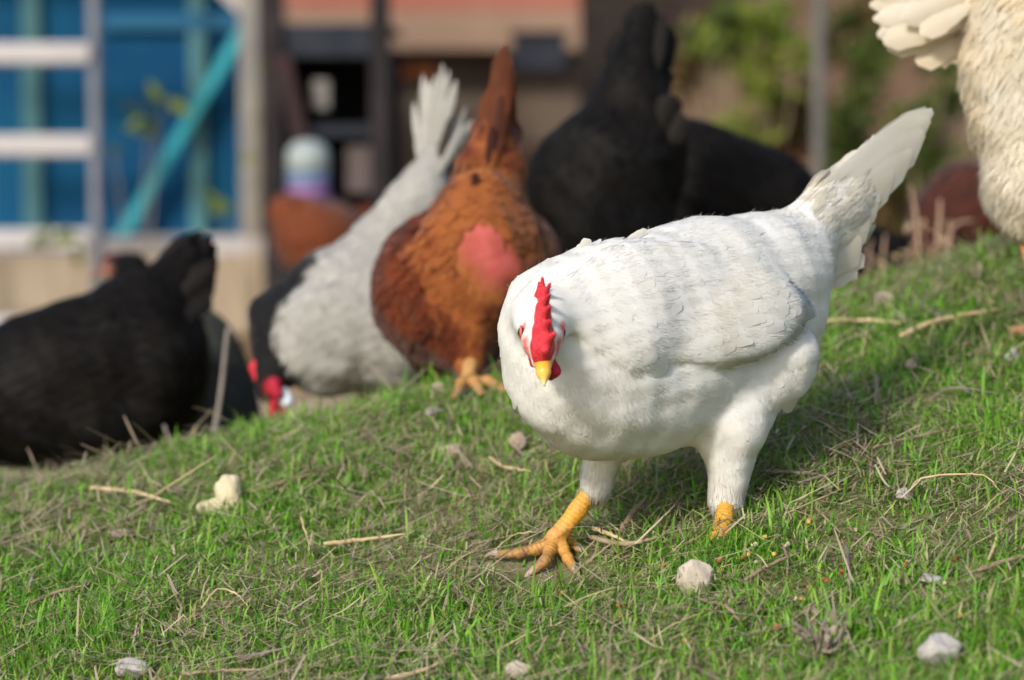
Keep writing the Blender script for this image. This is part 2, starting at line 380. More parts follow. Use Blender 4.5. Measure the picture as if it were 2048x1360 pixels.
# ------------------------------------------------------------------ ground
def ground_mat():
    m = N('soil_and_thatch'); co = m.coord()
    c = m.ramp(m.noise(26, 6, .65), [(.3, (.13, .105, .055)), (.5, (.23, .19, .11)), (.72, (.35, .29, .19))])
    gr = m.ramp(m.noise(3.2, 4), [(.38, (0, 0, 0)), (.6, (1, 1, 1))])
    c = m.mix(m.math('MULTIPLY', gr, .55), c, (.055, .09, .018))
    # beyond the mound: bare yard of pale dirt; on the bank leaf litter
    sp = m.n('ShaderNodeSeparateXYZ'); m.l(co, sp.inputs[0])
    yard = m.ramp(m.noise(5, 6, .6), [(.3, (.30, .22, .15)), (.55, (.40, .32, .22)), (.75, (.24, .17, .12))])
    c = m.mix(m.math('MULTIPLY_ADD', sp.outputs[1], 1.2, True) if False else m.math('SUBTRACT', m.math('MULTIPLY', sp.outputs[1], 1.1), 4.9, True), c, yard)
    lit = m.ramp(m.noise(6, 7, .7), [(.25, (.045, .03, .018)), (.42, (.115, .068, .044)), (.55, (.16, .105, .07)), (.64, (.085, .085, .028)), (.8, (.20, .135, .09))])
    c = m.mix(m.math('SUBTRACT', m.math('MULTIPLY', sp.outputs[1], 1.4), 8.6, True), c, lit)
    m.col(c).rough(.95, .1); m.bump(m.noise(60, 6, .7), .8, .01); return m.m
M['ground'] = ground_mat()
def build_ground():
    xs = np.unique(np.concatenate([np.linspace(-60, -3, 24), np.linspace(-3, 3, 181), np.linspace(3, 60, 24)]))
    ys = np.unique(np.concatenate([np.linspace(-40, 1.2, 24), np.linspace(1.2, 6, 145), np.linspace(6, 20, 57), np.linspace(20, 90, 20)]))
    X, Y = np.meshgrid(xs, ys, indexing='ij'); Z = g(X, Y); n, k = X.shape
    a = (np.arange(n-1)[:, None]*k+np.arange(k-1)).reshape(-1); F = np.stack([a, a+k, a+k+1, a+1], 1)
    tag(mk('ground', np.stack([X, Y, Z], -1).reshape(-1, 3), F, M['ground'], base=(0, 0, 0)), 'earth ground rising to a grassy mound with a bare yard and bank behind', 'ground', kind='structure')
build_ground()

# ------------------------------------------------------------------ background: coop, ladder, shed, wall, pole, plants
def PX(px, Z): return (px-1024)/FPX*Z
def PZ(py, Z, px=1024): return float(P(px, py, Z)[2])
M['blue'] = simple('blue_sheet', (.004, .046, .125), (.007, .088, .18), 2.2, rough=.7, spec=.08)
M['bluelight'] = simple('light_blue_paint', (.010, .095, .20), (.012, .11, .22), 5, rough=.5)
M['teal'] = simple('teal_paint', (.025, .28, .35), (.035, .33, .39), 4, rough=.55)
M['palestud'] = simple('pale_teal_paint', (.06, .165, .20), (.075, .20, .22), 5, rough=.6)
M['whitepaint'] = simple('chalky_white_paint', (.40, .38, .38), (.47, .45, .46), 6, rough=.7)
M['galv'] = simple('dull_galvanised_metal', (.14, .15, .18), (.20, .21, .25), 12, rough=.6)
M['concrete'] = simple('tan_concrete', (.31, .25, .18), (.40, .33, .25), 5, rough=.9, bump=.3)
M['terracotta'] = simple('terracotta_render', (.30, .095, .065), (.34, .15, .11), 3.5, rough=.9, bump=.3)
M['tanblock'] = simple('tan_block', (.24, .155, .11), (.31, .21, .15), 4, rough=.9, bump=.3)
M['darkwood'] = simple('dark_weathered_wood', (.010, .009, .010), (.026, .022, .024), 9, rough=.85)
M['bluewood'] = simple('blue_black_board', (.012, .017, .026), (.028, .032, .044), 9, rough=.8)
M['greypost'] = simple('grey_post_paint', (.19, .18, .17), (.26, .25, .23), 8, rough=.8)
M['stick'] = simple('dry_twig_bark', (.17, .125, .08), (.34, .27, .18), 45, rough=.9, bump=.5, bscale=260)
M['greystick'] = simple('grey_twig_bark', (.15, .125, .105), (.28, .245, .21), 60, rough=.9, bump=.5, bscale=260)
M['strawtwig'] = simple('straw_stalk', (.42, .31, .17), (.56, .45, .28), 50, rough=.8, bump=.3, bscale=260)

ZC = 8.0
def coop():
    t = empty('coop', (-1.6, ZC, 0)); tag(t, 'blue sheeted chicken coop with pale frame on a tan concrete base', 'coop')
    x0, x1 = -3.4, PX(497, ZC); top = 1.16; sill = PZ(505, ZC)
    MB().box(((x0+x1)/2, ZC+.05, (sill+top)/2), (x1-x0, .03, top-sill)).build('blue_sheet', M['blue'], t)
    MB().box(((x0+x1)/2-.1, ZC-.02, sill/2-.05+.02), (x1-x0+.36, .22, sill+.06)).box((x1+.06, ZC-.02, sill/2-.01), (.16, .24, sill-.02)).build('base', M['concrete'], t)
    MB().box(((x0+x1)/2, ZC-.04, sill+.02), (x1-x0+.2, .12, .055)).build('sill', M['whitepaint'], t)
    for px in (492, ): MB().box((PX(px, ZC)+.018, ZC-.035, (sill+top)/2), (.055, .07, top-sill)).build('post', M['greypost'], t)
    for (pa, pb, w) in ((55, 75, .055), (398, 396, .05)):   # studs
        xa, xb = PX(pa, ZC), PX(pb, ZC); MB().box(((xa+xb)/2, ZC+.02, (sill+top)/2), (w, .03, top-sill-.06)).build('stud', M['palestud'], t)
    for xx in (-2.1, -2.7): MB().box((xx, ZC+.02, (sill+top)/2), (.055, .03, top-sill-.06)).build('stud', M['palestud'], t)
    MB().box((PX(350, ZC), ZC+.015, PZ(45, ZC)), (PX(490, ZC)-PX(212, ZC), .025, .048)).build('rail', M['bluelight'], t)
    a = P(226, 500, ZC-.06); b = P(488, 60, ZC-.06); L = np.linalg.norm(b-a)
    MB().box((a+b)/2, (L, .03, .034), pitch=-math.atan2(b[2]-a[2], b[0]-a[0])).build('brace', M['teal'], t)
    # gusset plate in the corner under the eaves
    q = [P(425, -22, ZC-.075), P(516, -22, ZC-.075), P(516, 40, ZC-.075), P(480, 30, ZC-.075)]
    V = np.array(q+[p+[0, .02, 0] for p in q]); MB().add(V, [np.array([[0, 3, 2, 1], [4, 5, 6, 7], [0, 1, 5, 4], [1, 2, 6, 5], [2, 3, 7, 6], [3, 0, 4, 7]])]).build('gusset', M['whitepaint'], t)
    MB().box(((x0+x1)/2, ZC+.3, top+.06), (x1-x0+.5, 1.2, .1)).build('roof', M['whitepaint'], t)
    for xx in (x0, x1): MB().box((xx, ZC+.62, top/2), (.03, 1.06, top)).build('side_panel', M['blue'], t)
coop()
def ladder():
    Z = 7.55; t = empty('ladder', (PX(60, Z), Z, 0)); tag(t, 'pale ladder with wide white rungs leaning on the blue coop', 'ladder')
    for px in (-190, 196): MB().tube(curve([(PX(px, Z), Z-.03, 0.0), (PX(px-8, Z), Z+.05, 1.7)], 6), .017, 10).build('rail', M['galv'], t, smooth=True)
    for k, py in enumerate((655, 480, 291, 108, -75)):
        MB().box((PX(-2, Z), Z-.01, PZ(py, Z)), (PX(190, Z)-PX(-190, Z), .04, .058), bev=.008).build('rung', M['whitepaint'], t)
ladder()
def shed():
    Z = 7.2; t = empty('shed', (PX(650, Z), Z, 0)); tag(t, 'open black timber shed frame with shelves beside the blue coop', 'shed')
    for px, w in ((548, .05), (762, .05)): MB().box((PX(px, Z), Z, .75), (w, .06, 1.5)).build('post', M['darkwood'], t)
    MB().box((PX(655, Z), Z+.02, PZ(82, Z)), (PX(770, Z)-PX(540, Z), .05, .085)).build('beam', M['bluewood'], t)
    MB().box((PX(655, Z), Z+.02, 1.42), (PX(770, Z)-PX(540, Z)+.1, .05, .085)).build('beam', M['bluewood'], t)
    a, b = P(566, 110, Z-.05), P(612, 330, Z-.05); MB().box((a+b)/2, (np.linalg.norm(a-b), .03, .04), pitch=-math.atan2(b[2]-a[2], b[0]-a[0])).build('brace', simple('dark_red_timber', (.02, .011, .012), (.035, .016, .018), 8), t)
    MB().box((PX(655, Z), Z+.2, PZ(262, Z)), (PX(770, Z)-PX(545, Z), .4, .03)).build('shelf', M['bluewood'], t)
    MB().box((PX(655, Z), Z+.45, PZ(95, Z)-.6), (.34, .03, 1.2)).build('back_panel', M['darkwood'], t)  # enlarged near-black back so the shed interior reads as deep shade
    for px in (562, 748): MB().box((PX(px, Z), Z+.24, PZ(95, Z)-.6), (.02, .38, 1.2)).build('side_panel', M['darkwood'], t)  # side panels added to shade the shed interior
    MB().box((PX(655, Z), Z+.24, PZ(62, Z)), (.34, .44, .02)).build('top_panel', M['darkwood'], t)  # top added to keep light out of the shed interior
    for px, py in ((640, 190), ): MB().box((PX(px, Z), Z+.06, PZ(py, Z)), (.045, .02, .075)).build('slat', M['greypost'], t)
    MB().box((PX(720, Z), Z+.05, PZ(340, Z)), (.07, .04, .12)).build('slat', simple('mauve_grey_board', (.09, .07, .07), (.13, .1, .1), 9), t)
    return t
shed()
def wall():
    Z = 9.6; t = empty('wall', (0, Z, .7)); tag(t, 'terracotta rendered wall with tan lower band behind the shed', 'wall')
    zb = PZ(100, Z); x0, x1 = PX(500, Z), PX(1160, Z)
    MB().box(((x0+x1)/2, Z+.1, PZ(22, Z)+1.0), (x1-x0, .2, 2.0)).build('upper_wall', M['terracotta'], t)
    MB().box(((x0+x1)/2, Z+.07, (PZ(22, Z)+zb)/2-.002), (x1-x0, .22, PZ(22, Z)-zb)).build('lower_band', M['tanblock'], t)
    MB().box(((x0+x1)/2, Z+.3, zb/2-.1), (x1-x0, .3, zb+.19)).build('footing', simple('brown_grey_earth_block', (.11, .082, .062), (.17, .13, .10), 4, rough=.95), t)
wall()
def small_bg():
    Z = 9.2
    t = empty('crate', P(1075, 140, Z)); tag(t, 'dark square crate standing below the terracotta wall', 'crate')
    c = P(1078, 105, Z); MB().box(c, (.17, .14, .11)).build('side_panel', M['bluewood'], t); MB().box(c+[0, 0, .062], (.19, .16, .014)).build('lid', M['darkwood'], t)  # solid dark box stands in for the dark wall recess
    MB().box(c+[0, 0, -.062], (.15, .12, .02)).build('base', M['darkwood'], t)
    o = MB(); Zf = 8.9
    xs = np.linspace(0, 1, 9); p0 = P(780, 150, Zf); p1 = P(868, 122, Zf)
    V = []; 
    for s in xs:
        q = p0+(p1-p0)*s+np.array([0, .02*math.sin(s*7), .012*math.sin(s*5)]); V += [q, q+[0, .012, -.035-.01*math.sin(s*9)]]
    V = np.array(V); i = np.arange(8)*2; F = np.stack([i, i+1, i+3, i+2], 1); V2 = V+[0, .004, 0]; F2 = F[:, ::-1]+len(V)
    o.add(np.concatenate([V, V2]), np.concatenate([F, F2])); tag(o.build('cloth', simple('orange_cloth', (.42, .10, .03), (.5, .15, .05), 20), smooth=True), 'small orange cloth strip hanging below the terracotta wall', 'cloth')
    Zp = 7.4; px = 1637; zt = 1.9; gz = float(g(PX(px, Zp), Zp))
    t = empty('pole', (PX(px, Zp), Zp, gz)); tag(t, 'slim grey fence pole standing on the shrubby bank', 'pole')
    MB().tube(curve([(PX(px, Zp), Zp, gz-.1), (PX(px-4, Zp), Zp, zt)], 8), .018, 12, .02).build('shaft', simple('grey_pole_metal', (.10, .10, .095), (.135, .13, .12), 12), t, smooth=True)
    MB().tube([(PX(px-4, Zp), Zp, zt-.002), (PX(px-4, Zp), Zp, zt+.03)], [.026, .02], 12).build('cap', M['galv'], t, smooth=True)
    # drinker
    Zw = 6.9; b = P(617, 415, Zw); b[2] = PZ(415, Zw); t = empty('poultry_drinker', b); tag(t, 'round white plastic poultry drinker with blue and purple lower band', 'drinker')
    r = .052; zz = lambda py: PZ(py, Zw)
    def lathe(prof, n=24):
        m = MB(); m.tube([(b[0], b[1], z) for z, _ in prof], [q for _, q in prof], n); return m
    lathe([(zz(345), r), (zz(320), r*1.02), (zz(300), r*.95), (zz(286), r*.7), (zz(280), r*.3)]).build('tank', simple('frosted_white_plastic', (.25, .30, .31), (.29, .33, .33), 6, rough=.4), t, smooth=True)
    lathe([(zz(368), r*1.01), (zz(345), r*1.01)]).build('blue_band', simple('pale_blue_plastic', (.12, .18, .31), rough=.4), t, smooth=True)
    lathe([(zz(400), r), (zz(368), r)]).build('purple_band', simple('mauve_plastic', (.20, .105, .25), rough=.4), t, smooth=True)
    lathe([(zz(418), r*1.35), (zz(400), r*1.4)]).build('tray', simple('lilac_plastic', (.22, .19, .27), rough=.4), t, smooth=True)
    s = MB(); s.box((b[0], b[1]+.05, zz(418)/2-.01), (.2, .22, zz(418)-.01)); tag(s.build('stand', M['darkwood']), 'dark wooden block stand under the poultry drinker', 'stand')
    # orange ball on the bank
    c = P(1605, 295, 8.2); m = MB(); 
    th = np.linspace(.15, math.pi-.15, 9); m.tube([(c[0], c[1], c[2]-.042*math.cos(a)) for a in th], [.045*math.sin(a)*(1+.05*math.sin(3*a)) for a in th], 14, .03)
    tag(m.build('ball', simple('faded_orange_rubber', (.36, .11, .06), (.42, .15, .08), 30), smooth=True), 'faded orange red ball caught in the weeds beside the grey pole', 'ball')
small_bg()
def leafmat(name, a, b): 
    m = N(name); m.col(m.mix(m.attr('rnd'), a, b)).rough(.6, .25); m.trans(.3); return m.m
M['leafy'] = leafmat('yellow_green_leaf', (.10, .15, .018), (.18, .21, .03)); M['leafd'] = leafmat('mid_green_leaf', (.05, .085, .018), (.10, .125, .025)); M['leafo'] = leafmat('olive_brown_leaf', (.09, .075, .025), (.15, .10, .04))
def leaf_cloud(cs, n, size, mat, name, parent):
    """leaf blades scattered through blobs (centre, radius)"""
    V, F, U, R = [], [], [], []; k = 0
    w = np.array([r[1]**2 for r in cs]); w = w/w.sum()
    for i in rng.choice(len(cs), n, p=w):
        c, r = cs[i]; d = unit(rng.normal(size=3))*r*rng.random()**.45*np.array([1, .9, 1.1]); a = np.asarray(c)+d; L = size*(.6+.8*rng.random())
        t = unit(rng.normal(size=3)+[0, 0, -.3]); v, f, u, rr = quill(a, a+t*L, L*.45, rng.normal(size=3)+np.array([0, -.6, .8]), .1, rows=5, cols=3, prof=[.1, .9, 1, .6, .05])
        V.append(v); F.append(f+k); U.append(u); R.append(rr); k += len(v)
    return mk(name, np.concatenate(V), np.concatenate(F), mat, parent, uv=np.concatenate(U), attrs={'rnd': np.concatenate(R)})
def shrub(name, label, cat, Z, blobs, n, size, mat, group=None, stems=4):
    cs = [(P(px, py, Z+rng.uniform(-.12, .12)), r/FPX*Z) for px, py, r in blobs]
    bx = float(np.mean([c[0][0] for c in cs])); by = Z+.03; t = empty(name, (bx, by, float(g(bx, by)))); tag(t, label, cat, group)
    m = MB()
    for c, r in cs:
        b = np.array([bx+rng.uniform(-.03, .03), by, g(bx, by)-.03]); m.tube(curve([b, (b+c)/2+rng.normal(0, .02, 3), c+[0, 0, r*.4]], 8), np.linspace(.006, .002, 8), 6)
    m.build('stem', M['stick'], t, smooth=True); leaf_cloud(cs, n, size, mat, 'leaves', t)
shrub('shrub', 'tall yellow green shrub standing left of the grey pole', 'shrub', 7.9, [(1515, 70, 55), (1525, 130, 60), (1535, 180, 50), (1500, 150, 35), (1560, 60, 30), (1530, 30, 40)], 260, .055, M['leafy'])
shrub('shrub', 'low yellow green shrub showing over the black hen on the right', 'shrub', 7.6, [(1480, 270, 40), (1500, 290, 40), (1420, 70, 26), (1600, 110, 30)], 150, .05, M['leafy'])
shrub('shrub', 'leafy green shrub growing just right of the grey pole', 'shrub', 7.9, [(1690, 250, 50), (1710, 300, 45), (1730, 190, 40), (1670, 330, 36), (1740, 120, 45), (1760, 90, 30), (1690, 40, 26)], 420, .055, M['leafd'])
shrub('shrub', 'green shrub behind the raised white tail feathers of the walking hen', 'shrub', 7.3, [(1830, 250, 45), (1860, 310, 40), (1810, 340, 36), (1900, 200, 40), (1890, 120, 36)], 230, .055, M['leafd'])
for i, (px, py, rr, mt, wd) in enumerate([(1400, 110, 70, 'leafo', 'olive brown bush left of the tall yellow green shrub'), (1585, 250, 60, 'leafo', 'drab olive bush between the tall shrub and the grey pole'), (1450, 60, 46, 'leafd', 'small green bush high on the bank above the black hens'), (1720, 60, 70, 'leafo', 'brown leaved bush high on the bank right of the pole'), (1930, 60, 70, 'leafo', 'brown leaved bush by the cropped white hen\'s tail'), (1790, 420, 55, 'leafo', 'olive bush at the foot of the bank behind the dry brush'), (1655, 420, 50, 'leafd', 'low green bush at the foot of the grey pole')]):
    shrub('bush', wd, 'bush', 8.3-.15*(i % 3), [(px+dx*rr*.7, py+dy*rr*.7, rr*.62) for dx, dy in ((0, 0), (-1, .3), (.9, -.2), (.1, -1), (-.3, .9))], 200, .06, M[mt], stems=5)
def weed(label, Z, base_px, tops, n):
    b = hit(*base_px) if base_px[1] > 560 else P(base_px[0], base_px[1], Z); b = P(base_px[0], base_px[1], Z); b[2] = float(g(b[0], b[1]))
    t = empty('weed', b); tag(t, label, 'weed', 'weeds growing before the blue coop'); m = MB(); cs = []
    for px, py, r in tops:
        c = P(px, py, Z+rng.uniform(-.05, .05)); m.tube(curve([b, (b+c)/2+rng.normal(0, .015, 3), c], 8), np.linspace(.004, .0015, 8), 5); cs.append((c, r/FPX*Z))
    m.build('stem', M['stick'], t); leaf_cloud(cs, n, .06, M['leafy'], 'leaves', t)
weed('thin weed with one yellow green leaf clump before the blue coop sheet', 7.2, (280, 620), [(298, 250, 28), (325, 195, 14), (225, 290, 16)], 15)
weed('low weed sprouting by the white sill of the blue coop', 7.2, (120, 640), [(95, 470, 20), (155, 490, 18), (178, 480, 14)], 12)
weed('weed with drab leaves by the coop corner post', 7.2, (505, 640), [(508, 230, 12), (512, 320, 12), (520, 110, 12), (440, 420, 22)], 11)

# ------------------------------------------------------------------ hens
def leg_mesh(t, top, hub, toes, r=.0095, mat=None, h=.0022, claw=True, toe_r=.0068, name='leg'):
    """shank and foot as one surface; toes end in claws"""
    B = Body(k=.007); top = np.asarray(top, float); hub = np.asarray(hub, float)
    mid = (top+hub)/2+unit(np.cross(hub-top, [0, 1, 0]))*.001
    B.cap(top, mid, r*1.05, r*.88); B.cap(mid, hub, r*.88, r*1.08)
    for q in toes:
        q = [np.asarray(a, float) for a in q]
        for i in range(len(q)-1):
            f0, f1 = 1-.32*i/(len(q)-1), 1-.32*(i+1)/(len(q)-1)
            B.cap(q[i], q[i+1], toe_r*f0*1.05, toe_r*f1, k=.005)
    V, F = B.mesh(h)
    ax = unit(hub-top); al = (V-top)@ax; Ls = np.linalg.norm(hub-top)
    D = np.stack([np.linalg.norm(V-np.asarray(q[-1]), axis=1) for q in toes], 1); dmin = np.min([np.linalg.norm(V-hub, axis=1)], 0)
    along = np.where(al < Ls*.9, al, Ls*.9+np.linalg.norm(V-hub, axis=1)); dirt = np.clip((al-Ls*.75)/.05, 0, 1)
    o = mk(name, V, F, mat or M['leg'], t, attrs={'along': along, 'dirt': dirt})
    if claw:
        for q in toes:
            a, b = np.asarray(q[-2], float), np.asarray(q[-1], float); d = unit(b-a)
            m = MB(); m.tube(curve([b-d*.002+[0, 0, .001], b+d*.008+[0, 0, .0015], b+d*.016-[0, 0, .002]], 6), np.linspace(.0042, .0008, 6), 8)
            m.build('claw', M['claw'], o, smooth=True)
    return o
def ball(name, c, r, mat, parent, sq=(1, 1, 1)):
    m = MB(); th = np.linspace(.08, math.pi-.08, 10); c = np.asarray(c, float)
    V = []
    n = 14; ph = np.linspace(0, 2*math.pi, n, endpoint=False)
    for a in th: V += [c+r*np.array([sq[0]*math.sin(a)*math.cos(p), sq[1]*math.sin(a)*math.sin(p), sq[2]*math.cos(a)]) for p in ph]
    i = np.arange(9)[:, None]*n; j = np.arange(n)[None]; k = (j+1) % n
    F = np.stack([i+j, i+n+j, i+n+k, i+k], -1).reshape(-1, 4); caps = [[0]+[q for q in ()]] and None
    V = np.array(V+[c+[0, 0, r*sq[2]], c-[0, 0, r*sq[2]]]); m_ = 10*n
    T = np.array([[m_, q, (q+1) % n] for q in range(n)]+[[m_+1, 9*n+(q+1) % n, 9*n+q] for q in range(n)])
    return mk(name, V, [F, T], mat, parent)
def sdf_part(name, B, h, mat, parent, along=None):
    V, F = B.mesh(h); at = {}
    if along is not None and True: at['along'] = np.clip(((V-along[0])@(along[1]-along[0]))/((along[1]-along[0])@(along[1]-along[0])), 0, 1)
    return mk(name, V, F, mat, parent, attrs=at)
def plumage(S, V, F, t, mat, layers, skin=None, name='plumage', clip=.012):
    """layers: (count, length, width, lift, jitter, keep(X)->bool or None, profile or None)"""
    A = [[] for _ in range(6)]; k = 0
    for (n, L, W, lift, jit, keep, prof) in layers:
        X, area = sample(V, F, n)
        if skin is not None: X = X[skin(X) < rng.uniform(.15, .6, len(X))]
        if keep is not None: X = X[keep(X)]
        if not len(X): continue
        n = len(X); sz = rng.uniform(.75, 1.25, n)
        out = cards(S, X, L*sz, W*sz, lift*rng.uniform(.5, 1.5, n), jit, sink=.0014 if prof is not BARB else .0007, prof=PROF if prof is None else np.array(prof), clip=clip, cols=2 if prof is not None and len(prof) < 5 else 3)
        for i, a in enumerate(out): A[i].append(a+k if i == 1 else a)
        k += len(out[0])
    q, f, nn, uv, r, m = (np.concatenate(a) for a in A)
    return mk(name, q, f, mat, t, attrs={'rnd': r, 'mask': m}, uv=uv, normals=nn)
WISP = [.5, 1, .8, .6, .35, .05]; BARB = [.55, 1, .85, .12]

# ---- the white hen in front
HZ = zof(hit(1270, 1098)); HC = P(1340, 682, HZ+.005)          # centre of its trunk
HF = unit((-.75, -.65, 0)); HL = unit((.65, -.75, 0)); HU = np.array([0, 0, 1.])
def L3(f, l, u): return HC+HF*f+HL*l+HU*u
def PL(px, py, l, y=None):
    """point on the bird's own lengthwise plane at sideways offset l"""
    r = ray(px, py); o = HC+HL*l; tt = ((o-CAM)@HL)/(r@HL); return CAM+r*tt
def front_hen():
    S = Body(k=.045, lump=.0015)
    bk = -HF+np.array([0, 0, -.15]); pitch = math.radians(14)
    ax = HF*math.cos(pitch)-HU*math.sin(pitch)
    R = rotx(ax)
    S.ell(L3(0, 0, 0.004), (.144, .078, .088), R, bk)
    S.ell(L3(-.045, 0, .052), (.115, .064, .056), rotx(HF*math.cos(.12)-HU*math.sin(.12)), bk+[0, 0, .15])
    S.ell(L3(.116, .0, -.022), (.064, .064, .064), R, -HF*.35+np.array([0, 0, -1.]), fs=.85)
    S.ell(L3(.03, .0, -.036), (.100, .064, .060), R, -HF+np.array([0, 0, -.5]), fs=.95)
    S.cap(L3(.10, 0, .036), P(1120, 632, HZ-.075), .052, .044, -(P(1085, 640, HZ-.13)-L3(.09, 0, .05)), k=.05, fs=.6)
    S.cap(P(1120, 632, HZ-.075), P(1084, 630, HZ-.125), .041, .0255, L3(.05, 0, .04)-P(1085, 640, HZ-.13), k=.03, fs=.45)
    S.cap(P(1084, 640, HZ-.150), P(1085, 676, HZ-.168), .0205, .0175, (0, .6, .8), k=.014, fs=.3)     # skull
    S.cap(P(1085, 682, HZ-.169), P(1086, 722, HZ-.180), .0150, .0088, (0, .3, 1), k=.008, fs=.25)     # face
    S.ell(L3(-.130, 0, .040), (.062, .045, .055), rotx(HF-HU*.4), -HF+np.array([0, 0, .15]))
    S.cap(L3(-.135, 0, .060), L3(-.225, 0, .118), .044, .012, None, k=.04, fs=1.3)
    ta, tb = PL(1575, 500, 0), PL(1790, 310, 0); tn = unit(np.cross(tb-ta, HL))
    S.ell((ta+tb)/2, (.105, .033, .0095), np.stack([unit(tb-ta), tn, np.cross(unit(tb-ta), tn)]), tb-ta, k=.022, fs=1.6)
    S.ell(PL(1660, 455, 0), (.055, .034, .013), np.stack([unit(tb-ta), tn, np.cross(unit(tb-ta), tn)]), tb-ta, k=.022, fs=1.5)
    S.ell(L3(-.125, .008, -.004), (.046, .042, .046), rotx(HF), -HF*.5+np.array([0, 0, -.9]), k=.03)
    # thighs and drumsticks
    dn = np.array([0, 0, -1.])
    th = L3(-.086, .058, -.018)
    S.ell(th, (.038, .032, .038), rotx(HF-HU*.5), dn-HF*.3, k=.012, fs=.9)
    kn = PL(1464, 855, .05); ho = PL(1455, 1000, .047)
    S.cap(th, kn, .030, .028, dn, k=.02, fs=.8); S.cap(kn, ho, .028, .0165, dn, k=.02, fs=.7)
    kr = PL(1225, 830, -.04); hr = PL(1190, 976, -.047)
    S.cap(L3(-.03, -.05, -.04), kr, .036, .031, dn, k=.03, fs=.7); S.cap(kr, hr, .025, .0135, dn, k=.015, fs=.5)
    # wing folded on the left flank, standing proud of the trunk
    wn = unit(HL+HU*.42+HF*.16); wax = unit(HF+HU*.10-HL*.16)
    SW = Body(k=.02, lump=.0006)
    SW.ell(L3(.036, .061, .036), (.112, .054, .0140), np.stack([wax, np.cross(wn, wax), wn]), -wax-HU*.12, k=.02, fs=1)
    SW.ell(L3(-.020, .068, .037), (.066, .036, .0140), np.stack([unit(HF+HU*.06), np.cross(wn, unit(HF+HU*.06)), wn]), -wax-HU*.05, k=.02, fs=1.3)
    # trunk and wing as one surface: soft over the shoulder, a crease along the wing's rear and lower edge
    wc = L3(.030, .062, .036); wu = unit(HF*.85+HU*.60)
    class Joined(Body):
        def __call__(q, X):
            return smin(S(X), SW(X), .0025+.034*sstep(-.015, .055, (X-wc)@wu))
    SU = Joined(); SU.p = S.p+SW.p
    V, F = SU.mesh(.004)
    def onskin(c, d):
        d = unit(d); tt = np.linspace(0, .06, 400); X = c+d*tt[:, None]; i = int(np.argmax(S(X) > 0)); return X[i]
    HD = -.017
    ec = P(1085, 664, HZ-.160); eyes = [onskin(ec, (sg, -.42, .02)) for sg in (-1, 1)]
    pts = [e_+[0, -.001, dz] for e_ in eyes for dz in (.004, -.004)]+[onskin(P(1085, r_, HZ-.170), (sg, -.5, 0)) for sg in (-1, 1) for r_ in (684, 696, 708)]+[P(1086, 714, HZ-.188)]
    def skin(X):
        d = np.min([np.linalg.norm(X-p, axis=1) for p in pts], 0); return np.clip(1-(d-.003)/.007, 0, 1)
    base = hit(1270, 1095)
    t = mk('hen', V, F, M['white_body'], base=base, attrs={'skin': skin(V)*.8, 'mask': np.zeros(len(V)), 'rnd': np.full(len(V), .3)})
    tag(t, 'white hen with red comb striding across the grass towards the viewer', 'hen', 'hens in the yard')
    face = P(1085, 670, HZ-.165)
    def far(X): return np.linalg.norm(X-face, axis=1) > .040
    def near(X): return np.linalg.norm(X-face, axis=1) < .055
    def wingless(X): return SW(X) > S(X)
    plumage(SU, V, F, t, M['white_plume'], [
        (260, .042, .026, .0008, .08, lambda X: far(X) & wingless(X) & ((X-HC)@HF > -.17), None),
        (68000, .026, .0032, .00014, .10, lambda X: far(X) & wingless(X) & ((X-HC)@HF > -.215), BARB),
        (1300, .012, .0006, .0030, .40, far, WISP),
        (26000, .015, .0024, .0004, .16, near, WISP)], skin, clip=.006)
    cuff = lambda X: np.minimum(np.linalg.norm(X-ho, axis=1), np.linalg.norm(X-hr, axis=1)) < .030
    plumage(S, V, F, t, M['white_plume'], [(60000, .036, .0026, .0012, .14, cuff, BARB)], name='leg_feathers', clip=.002)
    tz = lambda X: ((X-HC)@HF < -.165) & ((X-HC)@HF > -.262) & (X[:, 2] > PL(1600, 560, 0)[2])
    plumage(S, V, F, t, M['white'], [(1500, .030, .017, .0010, .08, tz, None), (9000, .022, .0034, .0010, .10, tz, BARB)], name='tail_coverts', clip=.003)
    inw = lambda X: SW(X) <= S(X)
    rear = lambda X: inw(X) & ((X-wc)@wu < .0) & (SW.grad(X)@wn > .7) & ((X-HC)@HF > -.025)
    inwb = lambda X: inw(X) & ((SW.grad(X)@wn > .35) | ((X-HC)@HF > -.03))
    plumage(SU, V, F, t, M['white_plume'], [(68000, .026, .0032, .00014, .08, inwb, BARB), (1500, .040, .022, .0007, .05, lambda X: inwb(X) & (SW.grad(X)@wn > .5) & (rng.random(len(X)) < .4), None), (1400, .058, .015, .0009, .03, rear, None)], name='wing', clip=.0035)
    # tail: two stacked sides of long feathers, the lower ones shorter
    tips = [(1862, 222), (1857, 238), (1846, 266), (1822, 304), (1786, 346), (1758, 394), (1738, 440), (1722, 480)]
    roots = [(1560, 470), (1565, 480), (1570, 492), (1578, 505), (1584, 515), (1590, 525), (1596, 540), (1600, 555)]
    qs = []
    for i, (a, b) in enumerate(zip(roots, tips)):
        for sgn in (1, -1):
            l0, l1 = sgn*(.010+.0010*i), sgn*(.0035+.0017*i)
            ti = PL(b[0]-(0 if sgn > 0 else 6), b[1]-(0 if sgn > 0 else 4), l1)
            qs.append(dict(root=PL(*a, l0), tip=ti, width=.044 if i else .034, face=HL*sgn+HU*.05, bend=.01, camber=.05))
    quills('tail', qs, M['white'], t)
    fl = []
